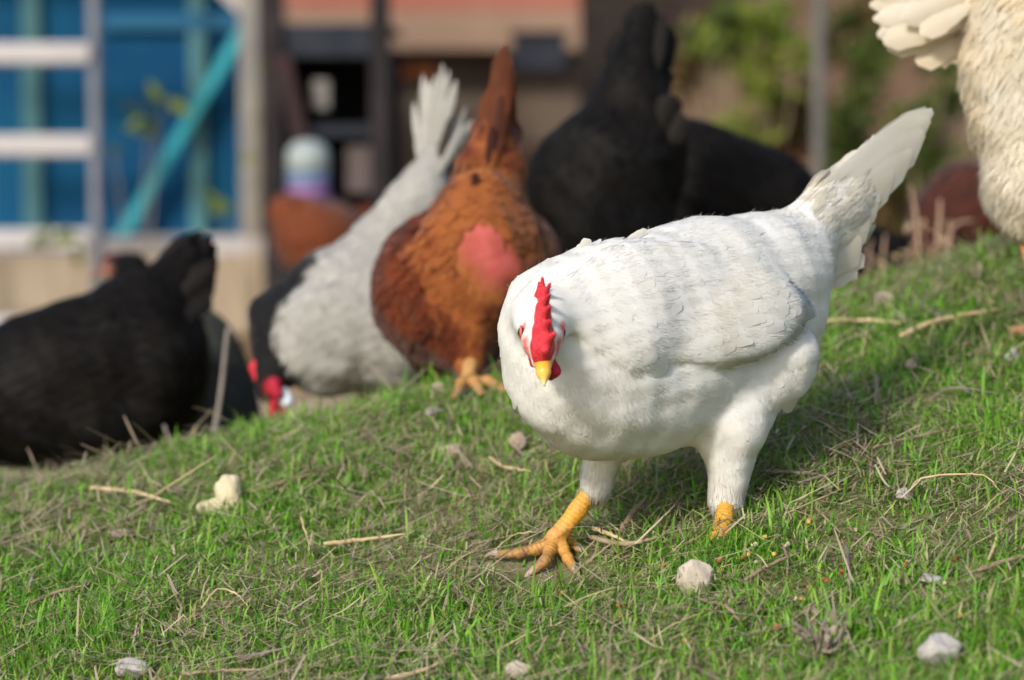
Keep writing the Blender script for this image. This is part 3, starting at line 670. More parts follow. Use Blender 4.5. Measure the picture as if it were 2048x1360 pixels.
    for (a, b, wd) in [((1655, 560), (1725, 512), .020), ((1650, 570), (1712, 536), .020), ((1640, 565), (1690, 553), .018), ((1600, 600), (1655, 606), .022), ((1595, 620), (1640, 640), .020), ((1590, 630), (1620, 655), .016), ((1148, 520), (1180, 480), .013), ((1255, 478), (1292, 460), .006), ((1530, 840), (1552, 792), .010), ((1500, 860), (1528, 842), .008)]:
        l = .03 if a[1] > 590 else (.0 if a[0] < 1300 else .01)
        fl.append(dict(root=PL(*a, l), tip=PL(*b, l), width=wd, face=HL+HU*.4, bend=.06, camber=.12))
    for q in fl: quills('loose_feather', [q], M['white'], t)
    # comb: ridge and five points along the crown, leaning to its left
    B = Body(k=.007, lump=.0004)
    rp = [P(1084, 714, HZ-0.188), P(1085, 690, HZ-0.188), P(1085, 662, HZ-0.182), P(1085, 630, HZ-0.170), P(1084, 598, HZ-0.156)]
    for i, (a, b) in enumerate(zip(rp, rp[1:])): B.cap(a, b, [.0078, .0088, .0072, .0058][i], [.0088, .0072, .0058, .0045][i])
    for a, b, r0, r1 in [((1086, 705, -.176), (1090, 702, -.186), .0085, .0062), ((1087, 690, -.175), (1108, 668, -.198), .0082, .0032), ((1086, 665, -.168), (1099, 642, -.194), .0072, .0030), ((1086, 640, -.160), (1099, 613, -.188), .0062, .0028), ((1086, 615, -.150), (1098, 590, -.176), .0055, .0026), ((1085, 600, -.142), (1100, 568, -.160), .0048, .0026), ((1084, 600, -.140), (1085, 556, -.150), .0052, .0027), ((1083, 590, -.138), (1079, 566, -.140), .0042, .0025)]:
        B.cap(P(a[0], a[1], HZ-.016+a[2]), P(b[0], b[1], HZ-.016+b[2]), r0*.85, r1*.62)
    sdf_part('comb', B, .0013, M['comb'], t)
    # beak
    B = Body(k=.004); a, b = P(1086, 722, HZ-0.186), P(1088, 769, HZ-0.202)
    m1 = P(1087, 745, HZ-0.197)
    B.cap(a, m1, .0088, .0056); B.cap(m1, b, .0056, .0016); B.cap(P(1086, 728, HZ-0.176), P(1088, 760, HZ-0.192), .0072, .002)
    sdf_part('beak', B, .0012, M['beak'], t, (a, b))
    B = Body(k=.006); B.cap(P(1102, 722, HZ-0.174), P(1108, 742, HZ-0.178), .0045, .0048); B.cap(P(1108, 742, HZ-0.178), P(1101, 757, HZ-0.176), .0048, .002)
    sdf_part('wattle', B, .0014, M['crimson'], t)
    B = Body(k=.006); B.cap(P(1064, 712, HZ-0.172), P(1066, 728, HZ-0.170), .0035, .003); sdf_part('wattle', B, .0014, M['crimson'], t)
    for c, sg in zip(eyes, (-1, 1)):
        e = ball('eye', c+[sg*.0001, -.0012, 0], .0045, M['eye'], t, (.75, 1, 1.1))
        B = Body(k=.002); n = 12
        for i in range(n):
            a0, a1 = 2*math.pi*i/n, 2*math.pi*(i+1)/n
            B.cap(c+[sg*.0006, .0047*math.cos(a0), .0049*math.sin(a0)], c+[sg*.0006, .0047*math.cos(a1), .0049*math.sin(a1)], .0008, .0008)
        sdf_part('eyelid', B, .0007, M['eyelid'], e)
    # legs
    up = lambda p, h: p+np.array([0, 0, h])
    hub = hit(1112, 1076, .020)
    toes = [[hub, hit(1075, 1098, .012), hit(1040, 1106, .011), hit(998, 1109, .008)],
            [hub, hit(1100, 1100, .016), hit(1090, 1122, .013), hit(1068, 1142, .005)],
            [hub, hit(1126, 1098, .012), hit(1136, 1118, .008), hit(1150, 1140, .004)],
            [hub, hit(1136, 1080, .008), hit(1158, 1098, .004)]]
    leg_mesh(t, hr+[.002, 0, .006], hub, toes, .0086, h=.0015, toe_r=.0058)
    h2 = hit(1437, 1080, .002); 
    tl = [[h2, up(h2, -.018)+HF*.022-HL*.012, up(h2, -.034)+HF*.045-HL*.024], [h2, up(h2, -.018)+HF*.025, up(h2, -.038)+HF*.055], [h2, up(h2, -.016)+HF*.022+HL*.014, up(h2, -.034)+HF*.042+HL*.028], [h2, up(h2, -.008)-HF*.03]]
    leg_mesh(t, ho+[0, 0, .002], h2, tl, .0090, h=.0020, toe_r=.006)
    return t
front_hen()

# ---- hens behind: each laid out in photo proportions at its own depth, true thickness in depth
class Bg:
    def __init__(s, Z, k=.04): s.Z = Z; s.S = Body(k=k, lump=.002); s.s = Z/FPX
    def p(s, px, py, dz=0): return P(px, py, s.Z+dz)
    def v(s, dx, dy, dz=0): return np.array([dx, 0, 0.])-_U*dy+_F*dz          # image-plane direction
    def e(s, px, py, dz, rx, ry, rz, ang=0, flow=(0, 1), m=0, fs=1, k=None):
        a = math.radians(ang); X = s.v(math.cos(a), math.sin(a)); Y = s.v(-math.sin(a), math.cos(a))
        s.S.ell(s.p(px, py, dz), np.array([rx, ry, rz])*s.s, np.stack([X, Y, np.cross(X, Y)]), s.v(*flow), m=m, fs=fs, k=k); return s
    def c(s, a, b, ra, rb, flow=None, m=0, fs=1, k=None):
        s.S.cap(s.p(*a), s.p(*b), ra*s.s, rb*s.s, s.v(*flow) if flow else None, m=m, fs=fs, k=k); return s
    def surf(s, px, py):
        o = s.p(px, py, -.3); d = unit(ray(px, py)); X = o+d*np.linspace(0, .5, 2000)[:, None]; return X[int(np.argmax(s.S(X) < 0))]
    def done(s, label, bm, fm, layers, h=.008, skin=None, base=None, group='hens in the yard'):
        V, F = s.S.mesh(h); lo = V.min(0); c = V.mean(0) if base is None else np.asarray(base)
        b = np.array([c[0], c[1], float(g(c[0], c[1]))])
        _, Mk, _ = s.S.flow(V, s.S.grad(V))
        sk = skin(V) if skin else np.zeros(len(V))
        s.t = mk('hen', V, F, M[bm], base=b, attrs={'skin': sk, 'mask': Mk, 'rnd': np.full(len(V), .4)})
        tag(s.t, label, 'hen', group); plumage(s.S, V, F, s.t, M[fm], layers, skin); s.fm = M[fm]; return s
    def tail(s, lst, w, face=(0, -1, .3), mask=0.0, name='tail', mat=None):
        quills(name, [dict(root=s.p(*a), tip=s.p(*b), width=w*s.s*rng.uniform(.85, 1.15), face=np.array(face)+rng.normal(0, .15, 3), bend=.03) for a, b in lst], M[mat] if mat else s.fm, s.t, mask); return s
    def head(s, c, beak_to, comb=None, wattle=None, eye=True, r=24, beakmat='beak'):
        c_ = s.p(*c); b = s.p(*beak_to); d = unit(b-c_); st = c_+d*r*s.s*.6
        B = Body(k=.004); B.cap(st, b, r*s.s*.36, .0015); sdf_part('beak', B, .0025, M[beakmat], s.t, (st, b))
        if comb:
            B = Body(k=.006)
            for a, q, r0, r1 in comb: B.cap(s.p(*a), s.p(*q), r0*s.s, r1*s.s)
            sdf_part('comb', B, .002, M['comb'] if not getattr(s, 'dk', 0) else M['crimson'], s.t)
        if wattle:
            for a, q, r0, r1 in wattle:
                B = Body(k=.006); B.cap(s.p(*a), s.p(*q), r0*s.s, r1*s.s); sdf_part('wattle', B, .002, M['crimson'], s.t)
        if eye:
            side = unit(np.cross(d, [0, 0, 1])) if abs(d[2]) < .95 else np.array([0, 1., 0])
            for sg in (-1, 1): ball('eye', c_+side*sg*r*s.s*.88+d*r*s.s*.3, .004, M['eye'], s.t)
        return s
    def legs(s, tops, feet, mat='darkleg', fwd=(0, 1, 0)):
        f = unit(fwd); l = np.cross([0, 0, 1], f)
        for a, b in zip(tops, feet):
            q = s.p(*b); q[2] = float(g(q[0], q[1]))+.012
            tl = []
            for dx in (-.55, 0, .55):
                e = q+(f+l*dx)*.055; e[2] = float(g(e[0], e[1]))+.008; tl.append([q, (q+e)/2+[0, 0, .006], e])
            e = q-f*.03; e[2] = float(g(e[0], e[1]))+.008; tl.append([q, e])
            leg_mesh(s.t, s.p(*a), q, tl, .009, M[mat], h=.0035, claw=False)
        return s

def hens():
    LBG = [(1300, .05, .032, .0012, .14, None, None), (6000, .036, .006, .0012, .14, None, BARB), (300, .025, .003, .006, .4, None, WISP)]
    # black hen at the left edge, head down and out of frame
    b = Bg(3.72)
    b.e(120, 760, 0, 215, 150, 150, -22, (1, -.2)).e(20, 800, 0, 150, 125, 130, -15, (1, -.2)).e(280, 700, .02, 125, 140, 130, -20, (1, -.1))
    b.c((290, 640, .02), (385, 520, .05), 90, 36, (1, -.8)).e(330, 760, .0, 80, 120, 100, 0, (.2, 1)).e(180, 860, -.03, 140, 75, 90, 0, (.3, 1))
    b.c((-60, 800, -.02), (-190, 900, -.02), 85, 50, (1, -.6)).c((-190, 900, -.02), (-235, 960, -.02), 38, 26, (1, -1))
    b.done('black hen pecking at the left edge with its blunt tail raised', 'black_body', 'black', LBG)
    arc = curve([(372, 470, .05), (402, 462, .05), (428, 488, .04), (432, 540, .02), (424, 600, .0)], 16)
    b.tail([((285+4*i, 575+5*i, .03-.004*i), (q[0]+rng.normal(0, 3), q[1]+rng.normal(0, 5), q[2]+rng.uniform(-.02, .02))) for i, q in enumerate(arc)], 42)
    b.head((-235, 960, -.02), (-262, 1005, -.02), [((-262, 950, -.02), (-280, 985, -.02), 12, 9)], r=28)
    b.legs([(190, 880, -.04), (150, 880, .05)], [(180, 985, -.04), (130, 985, .05)], fwd=(-1, 0, 0))
    # dark grey hen behind its tail
    b = Bg(4.0)
    b.e(410, 770, 0, 92, 150, 110, -18, (-.3, -1)).e(380, 720, .05, 90, 100, 110, 0, (-1, -.3)).e(440, 830, -.02, 62, 80, 70, 0, (-.2, -1)).c((440, 850, -.06), (455, 900, -.10), 45, 28, (0, -1))
    b.done('dark grey hen with its head down behind the black hen', 'darkgrey_body', 'darkgrey', LBG)
    b.head((455, 900, -.10), (462, 938, -.12), [((470, 890, -.1), (474, 915, -.12), 10, 8)]).legs([(380, 830, .02), (350, 820, .1)], [(380, 950, .02), (350, 950, .1)], fwd=(.5, -.8, 0)).tail([((350, 690, .1), (300, 640, .12)), ((345, 700, .1), (290, 670, .12))], 40)
    # head of a third dark hen showing over the black hen's back
    b = Bg(4.7)
    b.c((258, 536, .02), (226, 532, 0), 24, 21, (1, .4)).c((262, 540, .02), (300, 640, .08), 26, 55, (.2, 1)).e(325, 720, .15, 80, 95, 150, 0, (.2, .3))
    def sk(X): return np.clip(1.1-np.linalg.norm(X-b.p(214, 540, -.01), axis=1)/.020, 0, 1)
    b.done('dark hen with only its pinkish face showing over the black hen', 'black_pale_face', 'black', [(300, .03, .018, .003, .2, lambda X: np.linalg.norm(X-b.p(226, 532, 0), axis=1) > .03, None)], skin=sk)
    b.head((226, 532, 0), (176, 556, -.01), [((236, 512, 0), (214, 514, 0), 6, 5)], None, r=19, beakmat='darkhorn')
    b.legs([(310, 800, .12), (340, 800, .2)], [(310, 930, .12), (340, 930, .2)], fwd=(-.5, -.8, 0)).tail([((370, 690, .28), (410, 640, .36)), ((360, 700, .28), (400, 660, .36))], 36)
    # grey white hen with black neck, pecking
    b = Bg(3.55)
    b.e(690, 640, 0, 112, 118, 110, 0, (.7, -1)).e(650, 715, -.02, 82, 78, 90, 0, (.5, -.6)).c((700, 590, .02), (835, 400, .05), 100, 46, (.8, -1.2)).c((835, 400, .05), (872, 315, .06), 44, 26, (.3, -1))
    b.e(790, 690, -.01, 85, 95, 90, 0, (.3, 1)).c((760, 640, 0), (800, 560, .02), 90, 80, (.6, -1))
    b.e(640, 665, -.065, 78, 92, 30, 25, (.6, -.8), k=.012)          # wing
    b.c((640, 585, .0), (566, 640, -.02), 62, 58, (.8, -1), m=1, fs=.7, k=.03).c((566, 640, -.02), (545, 750, -.05), 56, 33, (.2, -1), m=1, fs=.5, k=.03).c((545, 750, -.05), (543, 785, -.06), 29, 22, (0, -1), m=1, fs=.4, k=.02)
    def sk2(X): return np.clip(1.25-np.linalg.norm(X-b.p(546, 776, -.075), axis=1)/.016, 0, 1)
    b.done('grey white hen with a black neck and white earlobe pecking the grass', 'grey_body', 'grey', [(1000, .05, .034, .0008, .12, None, None), (12000, .034, .005, .0008, .12, None, BARB)], h=.006, skin=sk2)
    b.tail([((862, 340, .06), (886, 128, .06)), ((855, 345, .06), (872, 150, .07)), ((866, 340, .05), (912, 160, .06)), ((872, 350, .06), (932, 215, .08)), ((880, 350, .05), (944, 240, .07)), ((846, 350, .07), (846, 150, .09)), ((842, 355, .07), (828, 205, .09)), ((870, 360, .03), (925, 250, .03)), ((860, 340, .05), (898, 140, .06)), ((850, 350, .06), (858, 160, .07))], 15)
    b.tail([((862, 345, .07), (902, 185, .085)), ((850, 350, .08), (838, 180, .10)), ((874, 350, .07), (928, 225, .09)), ((868, 350, .045), (905, 230, .04))], 20, mat='darkgrey', name='tail_undersides')  # dark inner quills filling the dark gaps between the pale feathers
    b.head((543, 785, -.06), (550, 832, -.07), [((520, 712, -.05), (510, 735, -.055), 9, 10), ((510, 735, -.055), (514, 755, -.06), 10, 8), ((520, 755, -.06), (536, 765, -.065), 7, 9)], [((548, 768, -.082), (556, 788, -.085), 13, 10), ((548, 806, -.075), (545, 830, -.075), 9, 8), ((560, 812, -.07), (564, 828, -.07), 6, 6)], r=24)
    B = Body(k=.006); B.cap(b.p(568, 785, -.07), b.p(574, 802, -.075), 11*b.s, 13*b.s); sdf_part('earlobe', B, .0022, M['earlobe'], b.t)
    b.legs([(790, 740, .0), (730, 760, .1)], [(790, 835, .0), (720, 835, .1)], fwd=(-1, -.2, 0))
    # brown hen seen from behind, tail up
    b = Bg(3.28)
    b.e(920, 585, .06, 150, 140, 175, 0, (0, .7)).e(885, 655, 0, 115, 78, 110, 12, (-.1, 1)).c((945, 480, .02), (985, 335, .03), 108, 58, (.1, -1), m=.5).c((985, 335, .03), (1003, 220, .05), 52, 20, (.15, -1), m=.25)
    b.e(812, 555, .04, 60, 100, 140, 12, (.1, 1)).e(1065, 500, .05, 48, 80, 120, -20, (.2, 1), m=.6).e(965, 430, -.035, 62, 75, 40, 0, (0, 1), m=.8, k=.05).e(935, 540, -.055, 85, 95, 40, 0, (-.3, 1), m=.6, k=.06)
    b.c((932, 680, -.03), (942, 738, -.065), 46, 20, (0, 1), m=.7, fs=.7).c((870, 690, .05), (862, 735, .05), 42, 20, (0, 1), fs=.7).e(1010, 560, .0, 60, 85, 90, 0, (.2, 1), m=.3)
    b.c((860, 650, .20), (828, 690, .24), 60, 30, (0, -1), fs=.6).c((828, 690, .24), (815, 702, .245), 26, 20, (0, -1), fs=.4)
    s1, s2, s3 = b.surf(1000, 520), b.surf(958, 448), b.surf(968, 490)
    def sk3(X): return np.clip(1.2-.75*np.min([np.linalg.norm(X-s1, axis=1)/.035, np.linalg.norm(X-s2, axis=1)/.020, np.linalg.norm(X-s3, axis=1)/.032], 0), 0, 1)
    b.done('chestnut brown hen seen from behind with pointed tail and bare pink rump', 'brown_body', 'brown', [(1600, .040, .026, .0022, .18, None, None), (9000, .034, .005, .0012, .16, None, BARB), (300, .03, .003, .005, .4, None, WISP)], h=.006, skin=sk3)
    b.tail([((962, 360, .02), (1006, 95, .06)), ((975, 350, .0), (1012, 92, .05)), ((990, 350, .0), (1016, 110, .05)), ((1010, 360, .02), (1022, 150, .05)), ((1022, 370, .03), (1030, 240, .05)), ((945, 380, .03), (990, 160, .06)), ((935, 390, .03), (962, 235, .06)), ((985, 360, -.02), (1008, 180, .02))], 36, mat='browntail')
    b.tail([((975, 330, -.035), (985, 250, -.03)), ((990, 300, -.03), (1003, 190, -.01)), ((945, 395, -.05), (952, 345, -.06))], 20, mat='chocolate', name='tail_coverts')
    b.head((815, 702, .245), (822, 738, .24), [((806, 690, .23), (818, 700, .22), 9, 11), ((818, 700, .22), (822, 716, .22), 11, 8)], r=20)
    b.legs([(942, 705, -.06), (862, 730, .05)], [(936, 790, -.085), (862, 790, .05)], fwd=(.3, -1, 0))
    # black hen behind, tail straight up
    b = Bg(3.62)
    b.e(1205, 400, .03, 142, 155, 150, 0, (0, .8)).e(1210, 520, .0, 130, 130, 130, 0, (0, 1)).c((1225, 300, .02), (1262, 190, .03), 108, 58, (.2, -1)).c((1262, 190, .03), (1285, 70, .05), 52, 38, (.2, -1)).e(1310, 300, .04, 60, 90, 90, 0, (.1, 1)).e(1110, 400, .05, 58, 110, 120, 8, (0, 1))
    b.c((1190, 560, .18), (1170, 640, .24), 70, 35, (0, -1)).c((1170, 640, .24), (1168, 670, .26), 30, 22, (0, -1))
    b.done('black hen seen from behind with a tall upright tail', 'black_body', 'black', LBG)
    b.tail([((1245, 220, .02), (1268, 12, .06)), ((1250, 230, .0), (1300, 8, .04)), ((1275, 230, .0), (1325, 30, .04)), ((1285, 240, .02), (1340, 55, .05)), ((1235, 240, .03), (1240, 60, .07)), ((1228, 250, .03), (1222, 120, .06)), ((1290, 250, .02), (1330, 130, .04)), ((1320, 270, -.02), (1345, 190, -.02)), ((1325, 300, -.02), (1362, 225, -.02)), ((1260, 230, .02), (1285, 5, .05))], 52)
    b.head((1168, 670, .26), (1164, 706, .26), [((1160, 655, .26), (1158, 690, .26), 10, 8)], r=22).legs([(1250, 620, 0), (1170, 620, .02)], [(1250, 730, 0), (1165, 730, .02)])
    # black hen to its right
    b = Bg(4.0)
    b.e(1430, 385, .0, 205, 125, 140, 20, (-1, -.2)).e(1380, 370, .03, 90, 115, 120, 0, (-1, -.2)).e(1420, 460, .0, 160, 110, 120, 0, (-.6, .7)).c((1560, 420, -.02), (1640, 480, -.04), 90, 50, (-1, -.8)).c((1640, 480, -.04), (1668, 540, -.05), 42, 24, (-.4, -1))
    b.done('black hen with rounded back bending down behind the white hen', 'black_body', 'black', LBG)
    b.head((1668, 540, -.05), (1690, 572, -.06), [((1685, 525, -.05), (1700, 548, -.05), 9, 8)]).legs([(1440, 540, -.03), (1410, 540, .08)], [(1440, 640, -.03), (1410, 640, .08)], fwd=(1, 0, 0)).tail([((1350, 350, .08), (1310, 250, .1)), ((1345, 360, .08), (1295, 275, .1))], 45)
    # far brown hen by the drinker
    b = Bg(6.3)
    b.e(640, 478, .0, 82, 72, 90, 6, (1, .1)).e(600, 470, -.02, 48, 60, 55, 0, (.6, .8)).c((592, 440, -.02), (572, 422, -.03), 38, 25, (.6, .8)).c((572, 422, -.03), (564, 420, -.03), 22, 17, (1, .2)).c((690, 450, .04), (722, 440, .06), 36, 16, (1, -.3)).e(660, 540, .0, 60, 40, 60, 0, (0, 1))
    b.done('red brown hen standing far back below the poultry drinker', 'redbrown_body', 'redbrown', [(700, .045, .028, .005, .2, None, None)], h=.01)
    b.head((564, 420, -.03), (545, 432, -.03), [((568, 402, -.03), (556, 406, -.03), 6, 5)], r=16).legs([(640, 565, -.02), (670, 565, .03)], [(640, 680, -.02), (670, 680, .03)], fwd=(-1, 0, 0)).tail([((700, 450, .04), (740, 415, .06)), ((700, 455, .05), (738, 430, .07))], 28)
    # chocolate hen and an added dark hen shape on the right behind the dry brush
    b = Bg(4.35)
    b.e(1955, 435, .0, 122, 112, 125, -8, (1, -.3)).e(1900, 470, .0, 62, 75, 90, 0, (1, -.1)).c((1880, 480, -.02), (1856, 530, -.05), 48, 28, (.5, -1)).c((1856, 530, -.05), (1850, 548, -.05), 24, 18, (.3, -1)).c((2020, 400, .05), (2070, 350, .08), 60, 25, (1, -.8))
    b.done('dark chocolate hen half hidden behind dry brush at the right', 'chocolate_body', 'chocolate', [(900, .042, .028, .005, .2, None, None)])
    b.head((1850, 548, -.05), (1838, 572, -.06), [((1838, 530, -.05), (1832, 552, -.05), 8, 7)], r=19).legs([(1950, 525, -.03), (1985, 525, .05)], [(1950, 600, -.03), (1985, 600, .05)], fwd=(-1, 0, 0)).tail([((2040, 380, .06), (2110, 300, .1)), ((2035, 385, .06), (2100, 330, .1))], 40)
    b = Bg(4.3)  # invented hen shape, gives the shadowed gap its dark mass
    b.e(1745, 530, .0, 95, 62, 90, 0, (-1, -.1)).e(1700, 520, .0, 50, 55, 70, 0, (-1, -.1)).c((1810, 540, 0), (1850, 570, -.03), 42, 24, (-1, -.4))
    b.done('low black hen crouching behind the dry brush', 'black_body', 'black', [(500, .042, .028, .005, .2, None, None)])
    b.head((1850, 570, -.03), (1880, 584, -.04), [((1850, 552, -.03), (1865, 556, -.03), 7, 6)], r=20).legs([(1745, 580, -.02), (1735, 580, .04)], [(1745, 640, -.02), (1735, 640, .04)], fwd=(1, 0, 0)).tail([((1690, 515, .03), (1650, 490, .05)), ((1690, 520, .03), (1640, 505, .05))], 34)
    # white hen cropped by the right edge
    b = Bg(3.04)
    b.e(2240, 90, .05, 250, 190, 170, 8, (-1, -.2)).e(2085, 70, .02, 125, 180, 150, 0, (-.35, .9)).e(2040, 190, .0, 100, 120, 110, 0, (-.3, 1)).e(2030, 262, -.0, 82, 70, 90, 0, (-.4, .9), k=.02).e(2046, 372, -.02, 82, 82, 90, 0, (-.3, 1), k=.02)
    b.c((2090, 300, -.02), (2062, 450, -.03), 90, 34, (-.1, 1), fs=.8, k=.03).c((2240, 260, .08), (2230, 430, .08), 90, 34, (0, 1), fs=.8).c((2400, 0, .02), (2480, -150, 0), 120, 60, (-.5, 1), fs=.7).c((2480, -150, 0), (2495, -190, 0), 50, 42, (-.5, 1), fs=.5)
    b.c((2030, 20, .03), (1945, 10, .03), 110, 62, (-1, .1)).c((2040, 90, .0), (1990, 130, .0), 90, 55, (-.4, 1))
    b.done('white hen cropped by the right edge with ruffled cream tail and fluffy thighs', 'cream_body', 'cream', [(1300, .050, .013, .0045, .18, lambda X: X[:, 2] > PZ(235, 3.04), [.5, .9, 1, .85, .5, .05]), (900, .03, .018, .001, .3, lambda X: X[:, 2] < PZ(235, 3.04), None), (14000, .028, .0035, .0035, .28, lambda X: X[:, 2] < PZ(215, 3.04), BARB), (16000, .036, .0042, .0028, .14, lambda X: X[:, 2] > PZ(235, 3.04), BARB), (1800, .020, .0012, .008, .5, None, WISP)], h=.006)
    b.tail([((1950, 20, .03), (1752, 72, .0)), ((1950, 40, .02), (1772, 98, -.01)), ((1950, 0, .03), (1738, 12, .02)), ((1950, -20, .03), (1730, -20, .02)), ((1950, -40, .04), (1742, -70, .04)), ((1960, 60, .02), (1832, 128, .0)), ((1965, 70, .02), (1862, 118, .01)), ((1950, 10, .06), (1760, 50, .08)), ((1940, -10, .0), (1800, 40, -.03)), ((1940, 10, -.01), (1840, 70, -.03)), ((1950, 30, .0), (1765, 86, -.02)), ((1950, 5, .01), (1745, 40, .0))], 50)
    b.head((2495, -190, 0), (2540, -178, 0), [((2460, -250, 0), (2520, -240, 0), 16, 12)], [((2520, -150, 0), (2522, -120, 0), 14, 12)], r=40)
    q = b.p(2098, 656, -.02); q[2] = float(g(q[0], q[1]))+.012
    tl = []
    for px, py in ((2030, 661), (2100, 704), (2150, 690)):
        e = hit(px, py, .006); tl.append([q, (q+e)/2+[0, 0, .005], e])
    e = hit(2150, 652, .006); tl.append([q, e])
    leg_mesh(b.t, b.p(2048, 455, -.03), q, tl, .009, M['pinkleg'], h=.0025, toe_r=.0078)
    b.legs([(2230, 420, .08)], [(2230, 640, .08)], 'pinkleg', fwd=(1, -.3, 0))
hens()

# ------------------------------------------------------------------ grass, dry stalks, stones, twigs, grain
def blades(n, xr, yr, hmin, hmax, w, cols, name, label, cat, lean=.5, flat=0.0, curl=.6, keep=None, rows=4, tr=.3, seed_clump=True):
    x = rng.uniform(*xr, n); y = rng.uniform(*yr, n)
    # clumped density
    f = .5+.28*np.sin(31*x+9*y)*np.sin(27*y-12*x+1)+.22*np.sin(71*x-33*y)*np.sin(64*y+20*x+2)+.25*np.sin(8*x+5*y+2)*np.sin(11*y-4*x)
    k = rng.random(n) < (.5+.8*f if seed_clump else 1)
    if keep is not None: k &= rng.random(n) < keep(x, y)
    if flat or 'dead' in name:
        for (cx, cy, rr, fac) in SHORT: k &= (x-cx)**2+(y-cy)**2 > .034**2
    x, y, f = x[k], y[k], f[k]; n = len(x)
    h = (hmin+(hmax-hmin)*rng.random(n)**1.8)*(.6+.6*np.clip(f, 0, 1))
    sh = np.ones(n)
    for (cx, cy, rr, fac) in SHORT: sh = np.minimum(sh, 1-(1-fac)*np.exp(-((x-cx)**2+(y-cy)**2)/rr**2))
    h = h*sh if not flat else h
    z = g(x, y); az = rng.uniform(0, 2*math.pi, n); d = np.c_[np.cos(az), np.sin(az), np.zeros(n)]
    le = np.abs(rng.normal(0, lean, n)); s = np.linspace(0, 1, rows+1)
    up = np.array([0, 0, 1.])
    ang = (le[:, None]*(.4+s[None])+curl*rng.random((n, 1))*s[None]**2)      # angle from vertical along the blade
    if flat: ang = np.clip(math.pi/2-flat*rng.normal(.6, .8, (n, 1))+.25*rng.normal(size=(n, 1))*s[None]+.9*np.abs(rng.normal(size=(n, 1)))*s[None]**2*.35, 1.0, 1.9)
    st = h[:, None]/rows; dx = np.concatenate([np.zeros((n, 1)), np.cumsum(np.sin(ang[:, 1:])*st, 1)], 1); dzz = np.concatenate([np.zeros((n, 1)), np.cumsum(np.cos(ang[:, 1:])*st, 1)], 1)
    ctr = np.c_[x, y, z-.003][:, None]+d[:, None]*dx[..., None]+up*dzz[..., None]
    if flat:
        ctr[..., 2] = np.maximum(ctr[..., 2], g(ctr[..., 0], ctr[..., 1])+.002); ctr[..., 2] += (.004+.016*rng.random((n, 1)))
    az2 = az+math.pi/2+rng.normal(0, .6, n); side = np.c_[np.cos(az2), np.sin(az2), np.zeros(n)]
    wd = w*rng.uniform(.6, 1.35, n)[:, None]*np.interp(s, [0, .3, .75, 1], [.8, 1, .7, .06] if not flat else [.8, 1, .9, .5])
    V = np.stack([ctr-side[:, None]*wd[..., None]/2, ctr+side[:, None]*wd[..., None]/2], 2).reshape(-1, 3)
    per = (rows+1)*2; a = (np.arange(n)[:, None]*per+np.arange(rows)*2).reshape(-1); F = np.stack([a, a+1, a+3, a+2], 1)
    cols = np.asarray(cols); ci = cols[np.minimum((rng.random(n)**1.0*len(cols)).astype(int), len(cols)-1)]*rng.uniform(.75, 1.25, (n, 1))
    m = N(name+'_blade'); m.col(m.attr('col', 'Color')).rough(.5 if not flat else .75, .3 if not flat else .15)
    if tr: m.trans(tr)
    tag(mk(name, V, F, m.m, base=(0, 0, 0), cols=np.repeat(ci, per, 0)), label, cat, kind='stuff')
SHORT = []
for p_ in (hit(1070, 1100), hit(1110, 1110), hit(1020, 1112), hit(1085, 1140), hit(1130, 1135)): SHORT.append((p_[0], p_[1]-.012, .035, .30))
GREEN = [(.08, .24, .017), (.12, .33, .022), (.16, .375, .031), (.20, .40, .038), (.11, .29, .024), (.26, .40, .075), (.14, .345, .027), (.31, .36, .12), (.36, .34, .18), (.17, .39, .035)]
DRY = [(.38, .31, .19), (.29, .23, .145), (.48, .40, .28), (.22, .175, .12), (.33, .285, .21), (.27, .225, .17)]
def patch(x, y):     # where the turf is thick; elsewhere thatch shows
    return np.clip(.62+.5*np.sin(5.1*x+2.3*y+1)*np.sin(6.3*y-2.2*x)+.35*np.sin(13*x-4*y)*np.sin(11*y+5*x), .42, 1)
def infr(x, y): return (np.abs(x) < .18*y+.10)
blades(340000, (-.72, .8), (2.05, 3.6), .010, .036, .0020, GREEN, 'grass', 'short bright green turf covering the mound', 'grass', keep=lambda x, y: patch(x, y)*np.where(infr(x, y), 1, .25), lean=1.0, curl=1.4)
blades(14000, (-.72, .8), (2.05, 3.7), .028, .055, .0022, GREEN[:6], 'grass', 'taller loose grass blades standing out of the turf', 'grass', keep=lambda x, y: patch(x, y), lean=.6, curl=1.3)
blades(60000, (-2.2, 2.4), (1.6, 5.2), .015, .05, .0026, GREEN, 'grass', 'rougher green grass around the edges of the mound', 'grass', keep=lambda x, y: np.where((x > -.72) & (x < .8) & (y > 2.05) & (y < 3.6), 0, .8), lean=.5)
blades(62000, (-.75, .85), (2.05, 3.8), .012, .055, .0012, DRY, 'dry_straw', 'pale dry straw and thatch lying between the grass blades', 'straw', flat=.22, tr=.1, keep=lambda x, y: .35+.75*(1-patch(x, y)))
hf = hit(1432, 1090)
blades(1500, (hf[0]-.06, hf[0]+.05), (hf[1]-.075, hf[1]+.0), .012, .027, .0021, GREEN[:7], 'grass', 'grass tuft hiding the toes of the white hen\'s hind foot', 'grass', lean=.5, curl=1.0, seed_clump=False)
blades(11000, (-.75, .85), (2.05, 3.8), .035, .095, .0021, DRY, 'straw', 'longer bleached straw stalks strewn over the turf', 'straw', flat=.30, tr=.05, seed_clump=False, keep=lambda x, y: .25+1.0*(1-patch(x, y)))
blades(36000, (-.75, .85), (2.05, 3.8), .012, .034, .0012, DRY, 'dead_grass', 'thin dead grass blades standing in the turf', 'grass', lean=1.1, curl=1.5, tr=.15, keep=lambda x, y: .3+.9*(1-patch(x, y)))

